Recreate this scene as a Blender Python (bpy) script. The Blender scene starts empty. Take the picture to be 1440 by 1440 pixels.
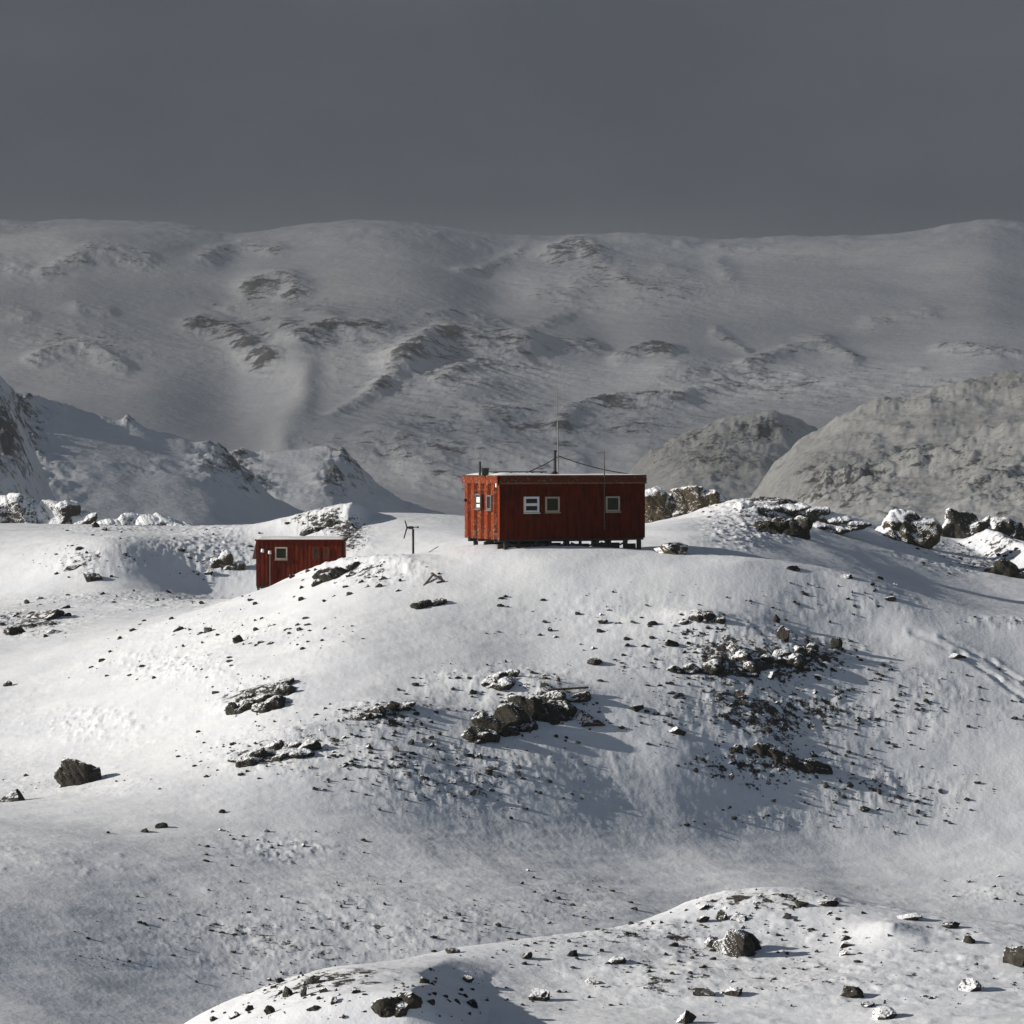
import bpy, bmesh, math, random
import numpy as np
from mathutils import Vector, Matrix, noise as mnoise

S = bpy.context.scene
COL = S.collection
R = math.radians
rng = np.random.RandomState(7)
random.seed(7)

# ------------------------------------------------------------------ camera model
F, HOR = 4000.0, 640.0                       # focal length in photo pixels, row of the horizon
PIT = math.atan((720 - HOR) / F)
CP, SP = math.cos(PIT), math.sin(PIT)

def ray(u, v):
    xc, yc = (u - 720.0) / F, (720.0 - v) / F
    return xc, CP + yc * SP, -SP + yc * CP

def W(u, v, d):
    x, y, z = ray(u, v)
    return np.array([x / y * d, d, z / y * d])

def pix(x, y, z):
    fw = y * CP - z * SP
    up = y * SP + z * CP
    return 720 + F * x / fw, 720 - F * up / fw

# ------------------------------------------------------------------ noise
_p = rng.permutation(512).astype(np.int64)
_g = rng.uniform(0, 2 * np.pi, 512)
_gx, _gy = np.cos(_g), np.sin(_g)

def perlin(x, y, seed=0):
    x = np.asarray(x, float); y = np.asarray(y, float)
    xi = np.floor(x).astype(np.int64); yi = np.floor(y).astype(np.int64)
    xf, yf = x - xi, y - yi
    u = xf * xf * xf * (xf * (xf * 6 - 15) + 10); w = yf * yf * yf * (yf * (yf * 6 - 15) + 10)
    def g(ix, iy, fx, fy):
        h = _p[(_p[(ix + seed * 37) & 511] + iy) & 511]
        return _gx[h] * fx + _gy[h] * fy
    a = g(xi, yi, xf, yf); b = g(xi + 1, yi, xf - 1, yf)
    c = g(xi, yi + 1, xf, yf - 1); d = g(xi + 1, yi + 1, xf - 1, yf - 1)
    return ((a + (b - a) * u) + ((c + (d - c) * u) - (a + (b - a) * u)) * w) * 1.4

def fbm(x, y, octs=4, seed=0, gain=.5, ridged=False):
    s, a, f, t = 0, 1.0, 1.0, 0
    for k in range(octs):
        n = perlin(x * f + k * 17.3, y * f - k * 9.1, seed + k)
        if ridged: n = 1 - 2 * np.abs(n)
        s = s + a * n; t += a; a *= gain; f *= 2.03
    return s / t

def smooth(e0, e1, x):
    t = np.clip((x - e0) / (e1 - e0), 0, 1)
    return t * t * (3 - 2 * t)

# ------------------------------------------------------------------ node helpers
def mat(name):
    m = bpy.data.materials.new(name); m.use_nodes = True
    nt = m.node_tree
    return m, nt, nt.nodes['Principled BSDF']

def N(nt, typ, **kw):
    n = nt.nodes.new('ShaderNode' + typ)
    for k, v in kw.items():
        if k == 'ins':
            for i, val in v.items():
                if hasattr(val, 'is_linked') or isinstance(val, bpy.types.NodeSocket): nt.links.new(val, n.inputs[i])
                else: n.inputs[i].default_value = val
        else: setattr(n, k, v)
    return n

def math_(nt, op, a, b=0.0, clamp=False):
    return N(nt, 'Math', operation=op, use_clamp=clamp, ins={0: a, 1: b}).outputs[0]

def ramp(nt, fac, lo, hi):
    return N(nt, 'MapRange', interpolation_type='SMOOTHSTEP', ins={0: fac, 1: lo, 2: hi, 3: 0.0, 4: 1.0}).outputs[0]

def noise(nt, vec, scale, detail=3.0, rough=.55):
    return N(nt, 'TexNoise', ins={'Vector': vec, 'Scale': scale, 'Detail': detail, 'Roughness': rough}).outputs[0]

def mixc(nt, fac, a, b):
    n = N(nt, 'Mix', data_type='RGBA')
    for i, val in ((0, fac), (6, a), (7, b)):
        if isinstance(val, bpy.types.NodeSocket): nt.links.new(val, n.inputs[i])
        else: n.inputs[i].default_value = val if i == 0 else (*val, 1)
    return n.outputs[2]

SNOW_A, SNOW_B = (.80, .815, .845), (.73, .75, .80)

def terrain_material(name, scl, rock_a, rock_b, bump_d, stone_scale, big=False):
    """wind packed snow with bare rock where the 'rock' attribute and a noise agree"""
    m, nt, b = mat(name)
    pos = N(nt, 'NewGeometry').outputs['Position']
    at = N(nt, 'Attribute', attribute_name='rock').outputs['Fac']
    n1 = noise(nt, pos, scl, 5.0, .65)
    if big: pos2 = N(nt, 'Mapping', ins={'Vector': pos, 'Rotation': (0, 0, .6), 'Scale': (1.0, .8, 1.0)}).outputs[0]
    n2 = noise(nt, pos2 if big else pos, scl * 4.3, 4.0, .7)
    soft = noise(nt, pos, scl * .12, 4.0)
    sum_ = math_(nt, 'ADD', math_(nt, 'MULTIPLY', n1, .7), math_(nt, 'MULTIPLY', n2, .3))
    fac = ramp(nt, math_(nt, 'ADD', sum_, math_(nt, 'MULTIPLY', at, .255 if big else .38)), .70 if not big else .645, .76 if not big else .765)
    fac = math_(nt, 'MULTIPLY', fac, ramp(nt, at, 0.02, .2))
    snow = mixc(nt, ramp(nt, soft, .35, .65), SNOW_A, SNOW_B)
    if name == 'snowy_hill':                                       # thin dusting, colour darkened to stand in for dimmer light on the right hand hills
        east = ramp(nt, N(nt, 'SeparateXYZ', ins={0: pos}).outputs['X'], 20.0, 75.0)
        dim_dust = mixc(nt, ramp(nt, math_(nt, 'ADD', math_(nt, 'MULTIPLY', soft, .4), math_(nt, 'MULTIPLY', n1, .6)), .38, .62), (.50, .497, .485), (.73, .728, .715))
        snow = mixc(nt, east, snow, dim_dust)
    rock = mixc(nt, n2, rock_a, rock_b)
    nt.links.new(mixc(nt, fac, snow, rock), b.inputs['Base Color'])
    b.inputs['Roughness'].default_value = .75
    b.inputs['Specular IOR Level'].default_value = .25
    h = math_(nt, 'ADD', math_(nt, 'MULTIPLY', noise(nt, pos, stone_scale, 5.0, .6), 1.0), math_(nt, 'MULTIPLY', fac, .35))
    bp = N(nt, 'Bump', ins={'Strength': .42, 'Distance': bump_d, 'Height': h})
    nt.links.new(bp.outputs[0], b.inputs['Normal'])
    return m

def rock_material(name, ca, cb, scl, snow_lo, snow_hi, var=.25, bump=.05):
    """dark rock with snow lying on the faces turned up and to the wind"""
    m, nt, b = mat(name)
    geo = N(nt, 'NewGeometry')
    pos, nor = geo.outputs['Position'], geo.outputs['Normal']
    n1 = noise(nt, pos, scl, 5.0, .65); n2 = noise(nt, pos, scl * 5, 4.0, .6)
    d = N(nt, 'VectorMath', operation='DOT_PRODUCT', ins={0: nor, 1: Vector((-.33, .12, .94)).normalized()}).outputs['Value']
    rnd = N(nt, 'ObjectInfo').outputs['Random']
    t = math_(nt, 'ADD', d, math_(nt, 'MULTIPLY', math_(nt, 'SUBTRACT', n1, .5), .9))
    t = math_(nt, 'ADD', t, math_(nt, 'MULTIPLY', math_(nt, 'SUBTRACT', n2, .5), .14))
    t = math_(nt, 'ADD', t, math_(nt, 'MULTIPLY', math_(nt, 'SUBTRACT', rnd, .5), var))
    fac = ramp(nt, t, snow_lo, snow_hi)
    base = mixc(nt, ramp(nt, n2, .3, .7), ca, cb)
    base = mixc(nt, ramp(nt, n1, .55, .75), base, tuple(c * 1.45 for c in cb))
    nt.links.new(mixc(nt, fac, base, SNOW_A), b.inputs['Base Color'])
    b.inputs['Roughness'].default_value = .85
    b.inputs['Specular IOR Level'].default_value = .3
    bp = N(nt, 'Bump', ins={'Strength': .7, 'Distance': bump, 'Height': n2})
    nt.links.new(bp.outputs[0], b.inputs['Normal'])
    return m

def paint_material(name, col, dark, pale, scl=1.0, wear=.68, rough=.6):
    m, nt, b = mat(name)
    tc = N(nt, 'TexCoord').outputs['Object']
    stretch = N(nt, 'Mapping', ins={'Vector': tc, 'Scale': (2.2 * scl, 2.2 * scl, .45 * scl)}).outputs[0]
    n1 = noise(nt, stretch, 2.4, 5.0, .65); n2 = noise(nt, tc, 9 * scl, 4.0, .6)
    c = mixc(nt, ramp(nt, n1, .38, .66), col, dark)
    c = mixc(nt, ramp(nt, math_(nt, 'ADD', math_(nt, 'MULTIPLY', n1, .5), math_(nt, 'MULTIPLY', n2, .5)), wear - .06, wear + .06), c, pale)
    nt.links.new(c, b.inputs['Base Color'])
    b.inputs['Roughness'].default_value = .85; b.inputs['Specular IOR Level'].default_value = .15
    bp = N(nt, 'Bump', ins={'Strength': .3, 'Distance': .01, 'Height': n2})
    nt.links.new(bp.outputs[0], b.inputs['Normal'])
    return m

def plain(name, col, rough=.6, metal=0.0):
    m, nt, b = mat(name)
    pos = N(nt, 'NewGeometry').outputs['Position']
    n = noise(nt, pos, 6.0, 4.0)
    nt.links.new(mixc(nt, n, tuple(c * .75 for c in col), tuple(min(1, c * 1.25) for c in col)), b.inputs['Base Color'])
    b.inputs['Roughness'].default_value = rough; b.inputs['Metallic'].default_value = metal
    return m

M = {}
M['ground'] = terrain_material('snow_ground', 2.6, (.035, .032, .03), (.075, .068, .06), .04, 5.5)
M['hill'] = terrain_material('snowy_hill', .2, (.085, .085, .088), (.17, .17, .17), 1.2, .3, True)
M['mountain'] = terrain_material('snowy_mountain', .035, (.09, .09, .10), (.20, .20, .205), 4.0, .07, True)
M['rock'] = rock_material('dark_rock', (.020, .018, .015), (.048, .042, .034), 3.0, .64, .79)
M['rock_small'] = rock_material('dark_stone', (.022, .021, .019), (.05, .046, .04), 9.0, .80, .95, .5, .02)
M['rock_white'] = rock_material('snowed_rock', (.04, .036, .03), (.085, .075, .06), 2.2, -.12, .10)
M['rock_snowy'] = rock_material('snow_topped_rock', (.03, .027, .023), (.062, .055, .045), 5.0, .46, .60)
M['rock_brown'] = rock_material('brown_rock', (.05, .028, .016), (.085, .05, .03), 3.0, .62, .74)
M['rock_tan'] = rock_material('tan_rock', (.045, .037, .024), (.095, .074, .046), 1.8, .24, .40)
M['red'] = paint_material('weathered_red_paint', (.110, .011, .0015), (.042, .005, .001), (.15, .055, .028), 1.0, .67)  # darker copy of the hut red, toned for the shaded walls
M['orange'] = paint_material('sunlit_tone_red_metal', (.20, .030, .007), (.075, .013, .004), (.25, .13, .08), 1.0, .56)  # brighter copy of the hut red, sunlight put into the paint
M['fascia'] = paint_material('worn_brown_fascia', (.13, .036, .018), (.075, .02, .011), (.24, .15, .11), 1.2, .58)
M['trim'] = paint_material('worn_trim_board', (.24, .10, .06), (.12, .045, .028), (.36, .26, .2), 1.5, .58)
M['shutter'] = paint_material('faded_shutter', (.12, .022, .008), (.06, .012, .006), (.2, .09, .05), 1.5, .6)
M['wood_pale'] = plain('weathered_pale_wood', (.40, .33, .26))
M['white'] = plain('white_paint', (.72, .72, .70))
M['wood'] = plain('weathered_wood', (.09, .065, .045), .8)
M['black'] = plain('blackened_steel', (.018, .018, .02), .5)
M['steel'] = plain('grey_steel', (.16, .16, .165), .45, .3)
M['snowcap'] = plain('roof_snow', (.82, .83, .85), .8)
M['pipe'] = plain('faded_red_plastic', (.42, .20, .17), .8)
m, nt, b = mat('window_glass'); b.inputs['Base Color'].default_value = (.012, .018, .018, 1); b.inputs['Roughness'].default_value = .08
M['glass'] = m

# ------------------------------------------------------------------ object helpers
def link(name, me, parent=None, material=None):
    o = bpy.data.objects.new(name, me); COL.objects.link(o)
    if parent is not None: o.parent = parent
    if material is not None and me is not None: me.materials.append(material)
    return o

def tag(o, label=None, cat=None, group=None, kind=None):
    if label: o['label'] = label
    if cat: o['category'] = cat
    if group: o['group'] = group
    if kind: o['kind'] = kind
    return o

def empty(name, loc, rz=0.0):
    o = bpy.data.objects.new(name, None); COL.objects.link(o)
    o.location = loc; o.rotation_euler = (0, 0, rz); o.empty_display_size = .2
    return o

def raw_mesh(name, verts, faces, smooth_=True):
    me = bpy.data.meshes.new(name)
    verts = np.asarray(verts, np.float32); faces = np.asarray(faces, np.int32)
    k = faces.shape[1]
    me.vertices.add(len(verts)); me.vertices.foreach_set('co', verts.ravel())
    me.loops.add(faces.size); me.loops.foreach_set('vertex_index', faces.ravel())
    me.polygons.add(len(faces)); me.polygons.foreach_set('loop_start', np.arange(0, faces.size, k, dtype=np.int32))
    me.polygons.foreach_set('loop_total', np.full(len(faces), k, np.int32))
    me.polygons.foreach_set('use_smooth', np.full(len(faces), smooth_, bool))
    me.update(calc_edges=True)
    return me

class MB:
    """collects boxes, tubes and prisms into one mesh"""
    def __init__(s): s.bm = bmesh.new()
    def box(s, x0, x1, y0, y1, z0, z1, bev=0.0):
        r = bmesh.ops.create_cube(s.bm, size=1)
        for v in r['verts']:
            v.co = Vector(((x0 + x1) / 2 + v.co.x * (x1 - x0), (y0 + y1) / 2 + v.co.y * (y1 - y0), (z0 + z1) / 2 + v.co.z * (z1 - z0)))
        if bev:
            es = list({e for v in r['verts'] for e in v.link_edges})
            bmesh.ops.bevel(s.bm, geom=es, offset=bev, segments=2, affect='EDGES')
        return s
    def tube(s, a, b, r, r2=None, n=10):
        a, b = Vector(a), Vector(b); d = b - a
        q = d.to_track_quat('Z', 'Y').to_matrix().to_4x4()
        bmesh.ops.create_cone(s.bm, cap_ends=True, segments=n, radius1=r, radius2=r if r2 is None else r2, depth=d.length,
                              matrix=Matrix.Translation((a + b) / 2) @ q)
        return s
    def beam(s, a, b, w, h):
        a, b = Vector(a), Vector(b); d = b - a
        q = d.to_track_quat('X', 'Z').to_matrix().to_4x4()
        bmesh.ops.create_cube(s.bm, size=1, matrix=Matrix.Translation((a + b) / 2) @ q @ Matrix.Diagonal((d.length, w, h, 1)))
        return s
    def prism(s, poly, ax, t0, t1):
        """extrude a 2-D polygon (the two other axes in order) along axis ax from t0 to t1"""
        def P(p, t):
            l = list(p); l.insert(ax, t); return l
        A = [s.bm.verts.new(P(p, t0)) for p in poly]; B = [s.bm.verts.new(P(p, t1)) for p in poly]
        n = len(poly)
        s.bm.faces.new(A); s.bm.faces.new(B[::-1])
        for i in range(n): s.bm.faces.new((A[i], B[i], B[(i + 1) % n], A[(i + 1) % n]))
        return s
    def build(s, name, material, parent=None):
        bmesh.ops.recalc_face_normals(s.bm, faces=s.bm.faces)
        me = bpy.data.meshes.new(name); s.bm.to_mesh(me); s.bm.free()
        return link(name, me, parent, material)

# ------------------------------------------------------------------ height sheets (log-polar grids round the camera)
def tps_fit(ctrl, lam=1e-6):
    P = np.array([W(*c) for c in ctrl])
    X = np.stack([P[:, 0] / P[:, 1], np.log(P[:, 1])], 1)
    s = P[:, 2] / P[:, 1]
    n = len(X)
    r2 = ((X[:, None] - X[None]) ** 2).sum(-1)
    K = .5 * r2 * np.log(r2 + 1e-12) + lam * np.eye(n)
    A = np.zeros((n + 3, n + 3)); A[:n, :n] = K; A[:n, n] = 1; A[:n, n + 1:] = X
    A[n:, :n] = A[:n, n:].T
    w = np.linalg.solve(A, np.concatenate([s, np.zeros(3)]))
    return X, w

def tps_eval(fit, th, ld):
    X, w = fit; n = len(X)
    out = np.empty(th.size); a, b = th.ravel(), ld.ravel()
    for i in range(0, a.size, 40000):
        q = slice(i, i + 40000)
        r2 = (a[q, None] - X[None, :, 0]) ** 2 + (b[q, None] - X[None, :, 1]) ** 2
        out[q] = (.5 * r2 * np.log(r2 + 1e-12)) @ w[:n] + w[n] + w[n + 1] * a[q] + w[n + 2] * b[q]
    return out.reshape(th.shape)

class Sheet:
    def __init__(s, us, ds):
        s.th = (np.asarray(us) - 720.0) / F; s.ld = np.log(np.asarray(ds))
        s.TH, s.LD = np.meshgrid(s.th, s.ld); s.D = np.exp(s.LD); s.X = s.TH * s.D; s.Y = s.D
        s.Z = np.zeros_like(s.X); s.rock = np.zeros_like(s.X)
    def uv(s): return pix(s.X, s.Y, s.Z)
    def build(s, name, material):
        nr, nc = s.X.shape
        idx = np.arange(nr * nc).reshape(nr, nc)
        f = np.stack([idx[:-1, :-1], idx[:-1, 1:], idx[1:, 1:], idx[1:, :-1]], -1).reshape(-1, 4)
        me = raw_mesh(name, np.stack([s.X, s.Y, s.Z], -1).reshape(-1, 3), f)
        a = me.attributes.new('rock', 'FLOAT', 'POINT'); a.data.foreach_set('value', np.clip(s.rock, 0, 1).ravel().astype(np.float32))
        o = link(name, me, None, material)
        o['kind'] = 'structure'
        return o
    def h(s, x, y):
        x = np.asarray(x, float); y = np.asarray(y, float)
        fi = np.interp(x / y, s.th, np.arange(len(s.th))); fj = np.interp(np.log(y), s.ld, np.arange(len(s.ld)))
        i = np.minimum(fi.astype(int), len(s.th) - 2); j = np.minimum(fj.astype(int), len(s.ld) - 2)
        a, b = fi - i, fj - j
        Z = s.Z
        return (Z[j, i] * (1 - a) + Z[j, i + 1] * a) * (1 - b) + (Z[j + 1, i] * (1 - a) + Z[j + 1, i + 1] * a) * b
    def hit(s, u, v, d0=29.0, d1=330.0):
        ds = np.exp(np.arange(math.log(d0), math.log(d1), .0012))
        x, y, z = ray(u, v)
        hz = s.h(x / y * ds, ds)
        under = np.nonzero(z / y * ds < hz)[0]
        if len(under) == 0: return None
        d = ds[under[0]]
        return np.array([x / y * d, d, float(s.h(x / y * d, d))])

# ---- near ground -------------------------------------------------------------
CT = []
def col(u, *vd):
    for v, d in vd: CT.append((u, v, d))
# the knoll close by
for u, v, d in ((255, 1444, 40), (330, 1408, 40.5), (440, 1378, 41.5), (540, 1358, 42.4), (640, 1339, 43.5), (760, 1325, 45), (900, 1299, 46.5),
                (970, 1266, 47.2), (1040, 1252, 47.8), (1100, 1249, 48), (1200, 1270, 48), (1300, 1290, 47.8), (1440, 1312, 47.2), (1650, 1340, 46.6), (2000, 1380, 46.5)):
    CT.append((u, v, d)); CT.append((u, v + 165 if u < 600 else v + 190, d + 6.0))
for c in ((330, 1470, 37), (500, 1440, 37.5), (640, 1400, 40), (720, 1440, 38.2), (800, 1385, 41.3), (900, 1440, 38.6), (1000, 1395, 41), (1000, 1335, 44), (1080, 1440, 39),
          (1100, 1310, 45), (1200, 1395, 41), (1200, 1330, 44.2), (1330, 1440, 38.5), (1440, 1440, 38.3), (1440, 1370, 42.3), (1750, 1440, 41), (2000, 1500, 40),
          (300, 1620, 31), (720, 1610, 31), (1200, 1610, 31), (1800, 1640, 31), (2000, 1640, 33), (300, 1900, 22), (900, 1900, 22), (1700, 1900, 22),
          (100, 1580, 41), (0, 1640, 40), (-200, 1660, 40), (-500, 1640, 42), (0, 1640, 31), (-500, 1800, 30), (-100, 1900, 22), (-500, 1560, 52), (0, 1555, 52)):
    CT.append(c)
col(-500, (1450, 60), (1300, 70), (1150, 84), (1085, 104), (980, 122), (890, 140), (840, 165), (775, 181), (750, 196), (800, 245))
col(-200, (1445, 62), (1310, 70), (1170, 82), (1095, 103))
col(0, (1440, 64), (1320, 71), (1200, 80), (1118, 98), (1070, 106), (985, 118), (900, 134), (860, 150), (834, 169), (772, 180), (745, 194), (742, 222), (800, 265))
col(160, (1440, 66), (1320, 73), (1200, 81.5), (1108, 95), (1052, 103), (965, 114), (890, 128), (850, 148), (832, 164), (768, 172.5), (745, 189), (750, 222), (805, 265))
col(280, (1400, 70), (1200, 83), (1095, 93), (1030, 100.5), (935, 110), (872, 122), (845, 148), (830, 171), (768, 177.5), (748, 190), (756, 215), (810, 265))
col(380, (1330, 74.5), (1200, 84), (1085, 92.5), (1005, 99), (915, 108.5), (862, 119), (838, 133), (836, 170), (766, 181), (737, 191), (790, 225))
col(480, (1300, 76.7), (1180, 86), (1075, 93), (985, 99.5), (900, 107), (840, 114.5), (797, 122), (826, 140), (832, 163), (770, 176), (726, 187), (780, 225))
col(575, (1290, 77.5), (1180, 87), (1075, 93.5), (985, 99.5), (900, 106.5), (835, 113), (780, 121.5), (795, 138), (778, 160), (745, 180), (728, 198), (790, 235))
col(655, (1290, 78), (1180, 88.5), (1078, 94.5), (990, 100), (905, 106), (835, 112.5), (769, 119.5), (778, 132), (768, 155), (748, 177), (731, 200), (790, 240))
col(760, (1280, 80), (1175, 90.5), (1080, 95.5), (1000, 100.3), (915, 106), (845, 111.5), (790, 115.5), (769, 119), (773, 127), (775, 145), (755, 175), (735, 200), (790, 240))
col(880, (1260, 84), (1165, 93), (1085, 97), (1000, 101), (915, 106), (850, 110.5), (795, 115), (772, 118.5), (773, 122), (758, 129), (744, 140), (765, 185))
col(960, (1250, 86.5), (1160, 94.5), (1080, 98), (1000, 101.5), (920, 106), (850, 110.5), (797, 115), (781, 118), (778, 121), (756, 127), (737, 135), (730, 150), (745, 172), (790, 205))
col(1050, (1235, 89), (1158, 96), (1080, 99), (1005, 102), (930, 106), (865, 110), (812, 114), (790, 116.5), (787, 120), (761, 129), (726, 142), (708, 153), (745, 180))
col(1130, (1240, 89.5), (1158, 97), (1080, 100), (1010, 103), (940, 106.5), (880, 110.3), (830, 114), (806, 116.5), (800, 122), (775, 133), (737, 146), (713, 153), (745, 180))
col(1220, (1250, 90), (1160, 97.5), (1080, 100.7), (1010, 103.8), (940, 107.4), (880, 111.4), (840, 114.8), (822, 117), (826, 123), (803, 133), (772, 143), (742, 153), (732, 162), (755, 190))
col(1330, (1255, 90.5), (1160, 98), (1080, 101.3), (1005, 104.5), (935, 108.5), (880, 113), (857, 117), (864, 123), (838, 135), (800, 145), (772, 155), (752, 172), (748, 200), (800, 245))
col(1440, (1260, 90), (1160, 98), (1080, 101.5), (1000, 105.5), (930, 110), (885, 115), (868, 119), (878, 126), (858, 136), (815, 146), (790, 154), (765, 175), (745, 203), (800, 250))
col(1700, (1280, 90), (1160, 97), (1060, 103), (960, 109), (890, 116), (897, 124), (865, 138), (815, 150), (770, 178), (750, 203), (810, 250))
col(2000, (1300, 89), (1160, 97), (1030, 105), (930, 112), (890, 119), (900, 127), (860, 140), (800, 160), (760, 200), (820, 255))
for u in (-500, 200, 720, 1200, 2000): col(u, (880, 330), (900, 460))

us = np.concatenate([np.arange(-560, -20, 9), np.arange(-20, 1462, 1.45), np.arange(1462, 2010, 9)])
ds = np.concatenate([np.exp(np.arange(math.log(14), math.log(30), .02)), np.exp(np.arange(math.log(30), math.log(205), .00165)), np.exp(np.arange(math.log(205), math.log(460), .012))])
CT = [(u, v, d + 4.6 * min(1.2, max(0, (u - 50) / 1300)) * min(1, (118 - d) / 7) if 62 < d < 118 else d) for (u, v, d) in CT]
NG = Sheet(us, ds)
fit = tps_fit(CT, 2e-6)
NG.Z = tps_eval(fit, NG.TH, NG.LD) * NG.D
X, Y, D = NG.X, NG.Y, NG.D
U, V = NG.uv()

def bump(p, rx, ry, amp, rot=0.0, power=2.0):
    """a rounded mound, drawn out in one direction"""
    c, s_ = math.cos(rot), math.sin(rot)
    dx, dy = X - p[0], Y - p[1]
    a, b = (dx * c + dy * s_) / rx, (-dx * s_ + dy * c) / ry
    return amp * np.exp(-(a * a + b * b) ** (power / 2))

def ridge(p0, p1, a0, a1, wl, wr, end=1.0):
    """a crest from p0 to p1; wl / wr are the widths of its left and right flank seen along p0 -> p1"""
    p0, p1 = np.array(p0[:2]), np.array(p1[:2]); L = np.linalg.norm(p1 - p0); e = (p1 - p0) / L
    dx, dy = X - p0[0], Y - p0[1]
    t = dx * e[0] + dy * e[1]; s_ = -dx * e[1] + dy * e[0]
    s_ = s_ + .35 * fbm(X / 2.2, Y / 2.2, 3, 5)
    amp = a0 + (a1 - a0) * np.clip(t / L, 0, 1)
    lon = smooth(-end * 2, 0, t) * (1 - smooth(L, L + end, t))
    w = np.where(s_ > 0, wl, wr)
    return amp * lon * np.clip(1 - np.sqrt((s_ / w) ** 2 + .004) + .063, 0, 1)

def hitp(u, v):
    return NG.hit(u, v)

# drifts and ridges laid on the base
feat = np.zeros_like(X)
def HB(u, v):
    return NG.hit(u, v)
feat += ridge(HB(614, 1376), HB(575, 1442), .20, .52, .8, 2.6, .8)          # small dark-sided mound on the knoll
feat += bump(HB(1248, 1318), .5, .6, .17)                                           # drifted cone
feat += ridge(HB(950, 1030), HB(945, 1165), -.1 + .32, .06, 2.2, 5.5, 3.0)               # snow bulge below the split crag
feat += ridge(W(985, 722, 152), W(1112, 722, 147), .2, .95, 5.0, 4.5, 1.2)              # ridge behind the hut with its shaded side
feat += ridge(W(250, 750, 186), W(492, 722, 184.5), .0, 1.15, 6.0, 3.2, 1.3)              # bank behind the small hut
feat += ridge(W(1395, 775, 158), W(1470, 800, 150), 1.1, .8, 3.0, 1.3, 2.0)
feat += ridge(W(540, 800, 120), W(430, 838, 126), .25, .25, 1.4, 1.4, 3.0)
feat += bump(W(372, 834, 155), 3.2, 4.5, -.42)
feat += bump(HB(1060, 905), 4.2, 1.5, .4)
feat += bump(HB(752, 982), 2.6, 1.2, .5, .12)
feat += bump(HB(985, 878), 1.4, .8, .25)
feat += bump(HB(1075, 1062), 2.2, .8, .25)
feat += bump(HB(420, 1035), 2.0, .8, .2, .3)
feat += bump(HB(370, 975), 1.7, .8, .25, .3)
feat += bump(HB(560, 1000), 2.3, .9, .25, .2)
# wheel tracks winding down the right flank
for off in (0.0, 1.25):
    pts = [HB(1285, 893), HB(1350, 920), HB(1400, 955), HB(1440, 985), HB(1500, 1040)]
    for a, b_ in zip(pts[:-1], pts[1:]):
        ax, ay = a[0] + off, a[1]; bx, by = b_[0] + off, b_[1]
        L2 = (bx - ax) ** 2 + (by - ay) ** 2
        t = np.clip(((X - ax) * (bx - ax) + (Y - ay) * (by - ay)) / L2, 0, 1)
        dd = np.hypot(X - ax - t * (bx - ax), Y - ay - t * (by - ay))
        feat += -.05 * np.exp(-(dd / .16) ** 2) + .03 * np.exp(-((dd - .33) / .12) ** 2)
NG.Z += feat

# where bare rock shows: (u, v, ru, rv, amount, dmin, dmax)
ZON = [(430, 1060, 150, 40, .75, 60, 121), (640, 1085, 170, 60, .62, 60, 121), (700, 965, 120, 32, .55, 60, 121), (1060, 930, 160, 42, .95, 60, 121), (1090, 1010, 180, 60, .75, 60, 121),
       (1090, 1080, 120, 35, .75, 60, 121), (1240, 1115, 130, 40, .55, 60, 121), (1310, 990, 120, 55, .35, 60, 121), (365, 980, 65, 25, .8, 60, 121), (760, 1000, 100, 32, .7, 60, 121),
       (540, 1010, 80, 25, .75, 60, 121), (400, 1195, 110, 25, .38, 60, 121), (480, 1320, 320, 70, .5, 60, 121), (800, 1270, 90, 35, .32, 60, 121), (1400, 1255, 70, 22, .35, 60, 121),
       (120, 1105, 140, 16, .35, 60, 121), (1150, 1155, 160, 20, .5, 60, 121), (330, 890, 150, 28, .4, 90, 135), (220, 940, 120, 25, .3, 90, 125), (520, 808, 80, 18, .55, 100, 135),
       (985, 880, 60, 14, .6, 90, 118), (900, 870, 200, 40, .28, 90, 120), (1200, 850, 120, 25, .35, 90, 118), (1060, 1265, 110, 18, .75, 30, 52), (430, 1400, 150, 30, .9, 30, 52), (900, 1315, 240, 25, .65, 30, 52),
       (600, 1412, 70, 24, .35, 30, 52), (1050, 1360, 380, 60, .5, 30, 52), (40, 875, 70, 22, .75, 120, 175), (200, 845, 170, 12, .5, 120, 175), (130, 790, 60, 22, .6, 165, 205), (310, 792, 50, 24, .6, 165, 205),
       (220, 775, 160, 30, .33, 165, 205), (450, 745, 55, 14, .9, 165, 205), (495, 757, 28, 26, .9, 165, 205), (1100, 722, 110, 24, .8, 120, 190), (1080, 745, 60, 18, .8, 120, 190), (1380, 785, 80, 24, .7, 140, 190),
       (1410, 876, 60, 10, .6, 90, 120), (1330, 775, 90, 16, .45, 140, 200), (190, 740, 110, 14, .6, 185, 240)]
rock = np.zeros_like(X)
for (u, v, ru, rv, a, d0, d1) in ZON:
    g = a * np.exp(-(((U - u) / ru) ** 2 + ((V - v) / rv) ** 2) ** 1.3) * ((D > d0) & (D < d1))
    rock = np.maximum(rock, g)
rock *= np.clip(.75 + .7 * fbm(X / 2.5, Y / 2.5, 3, 11), 0, 1.2)
NG.rock = rock

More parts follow.
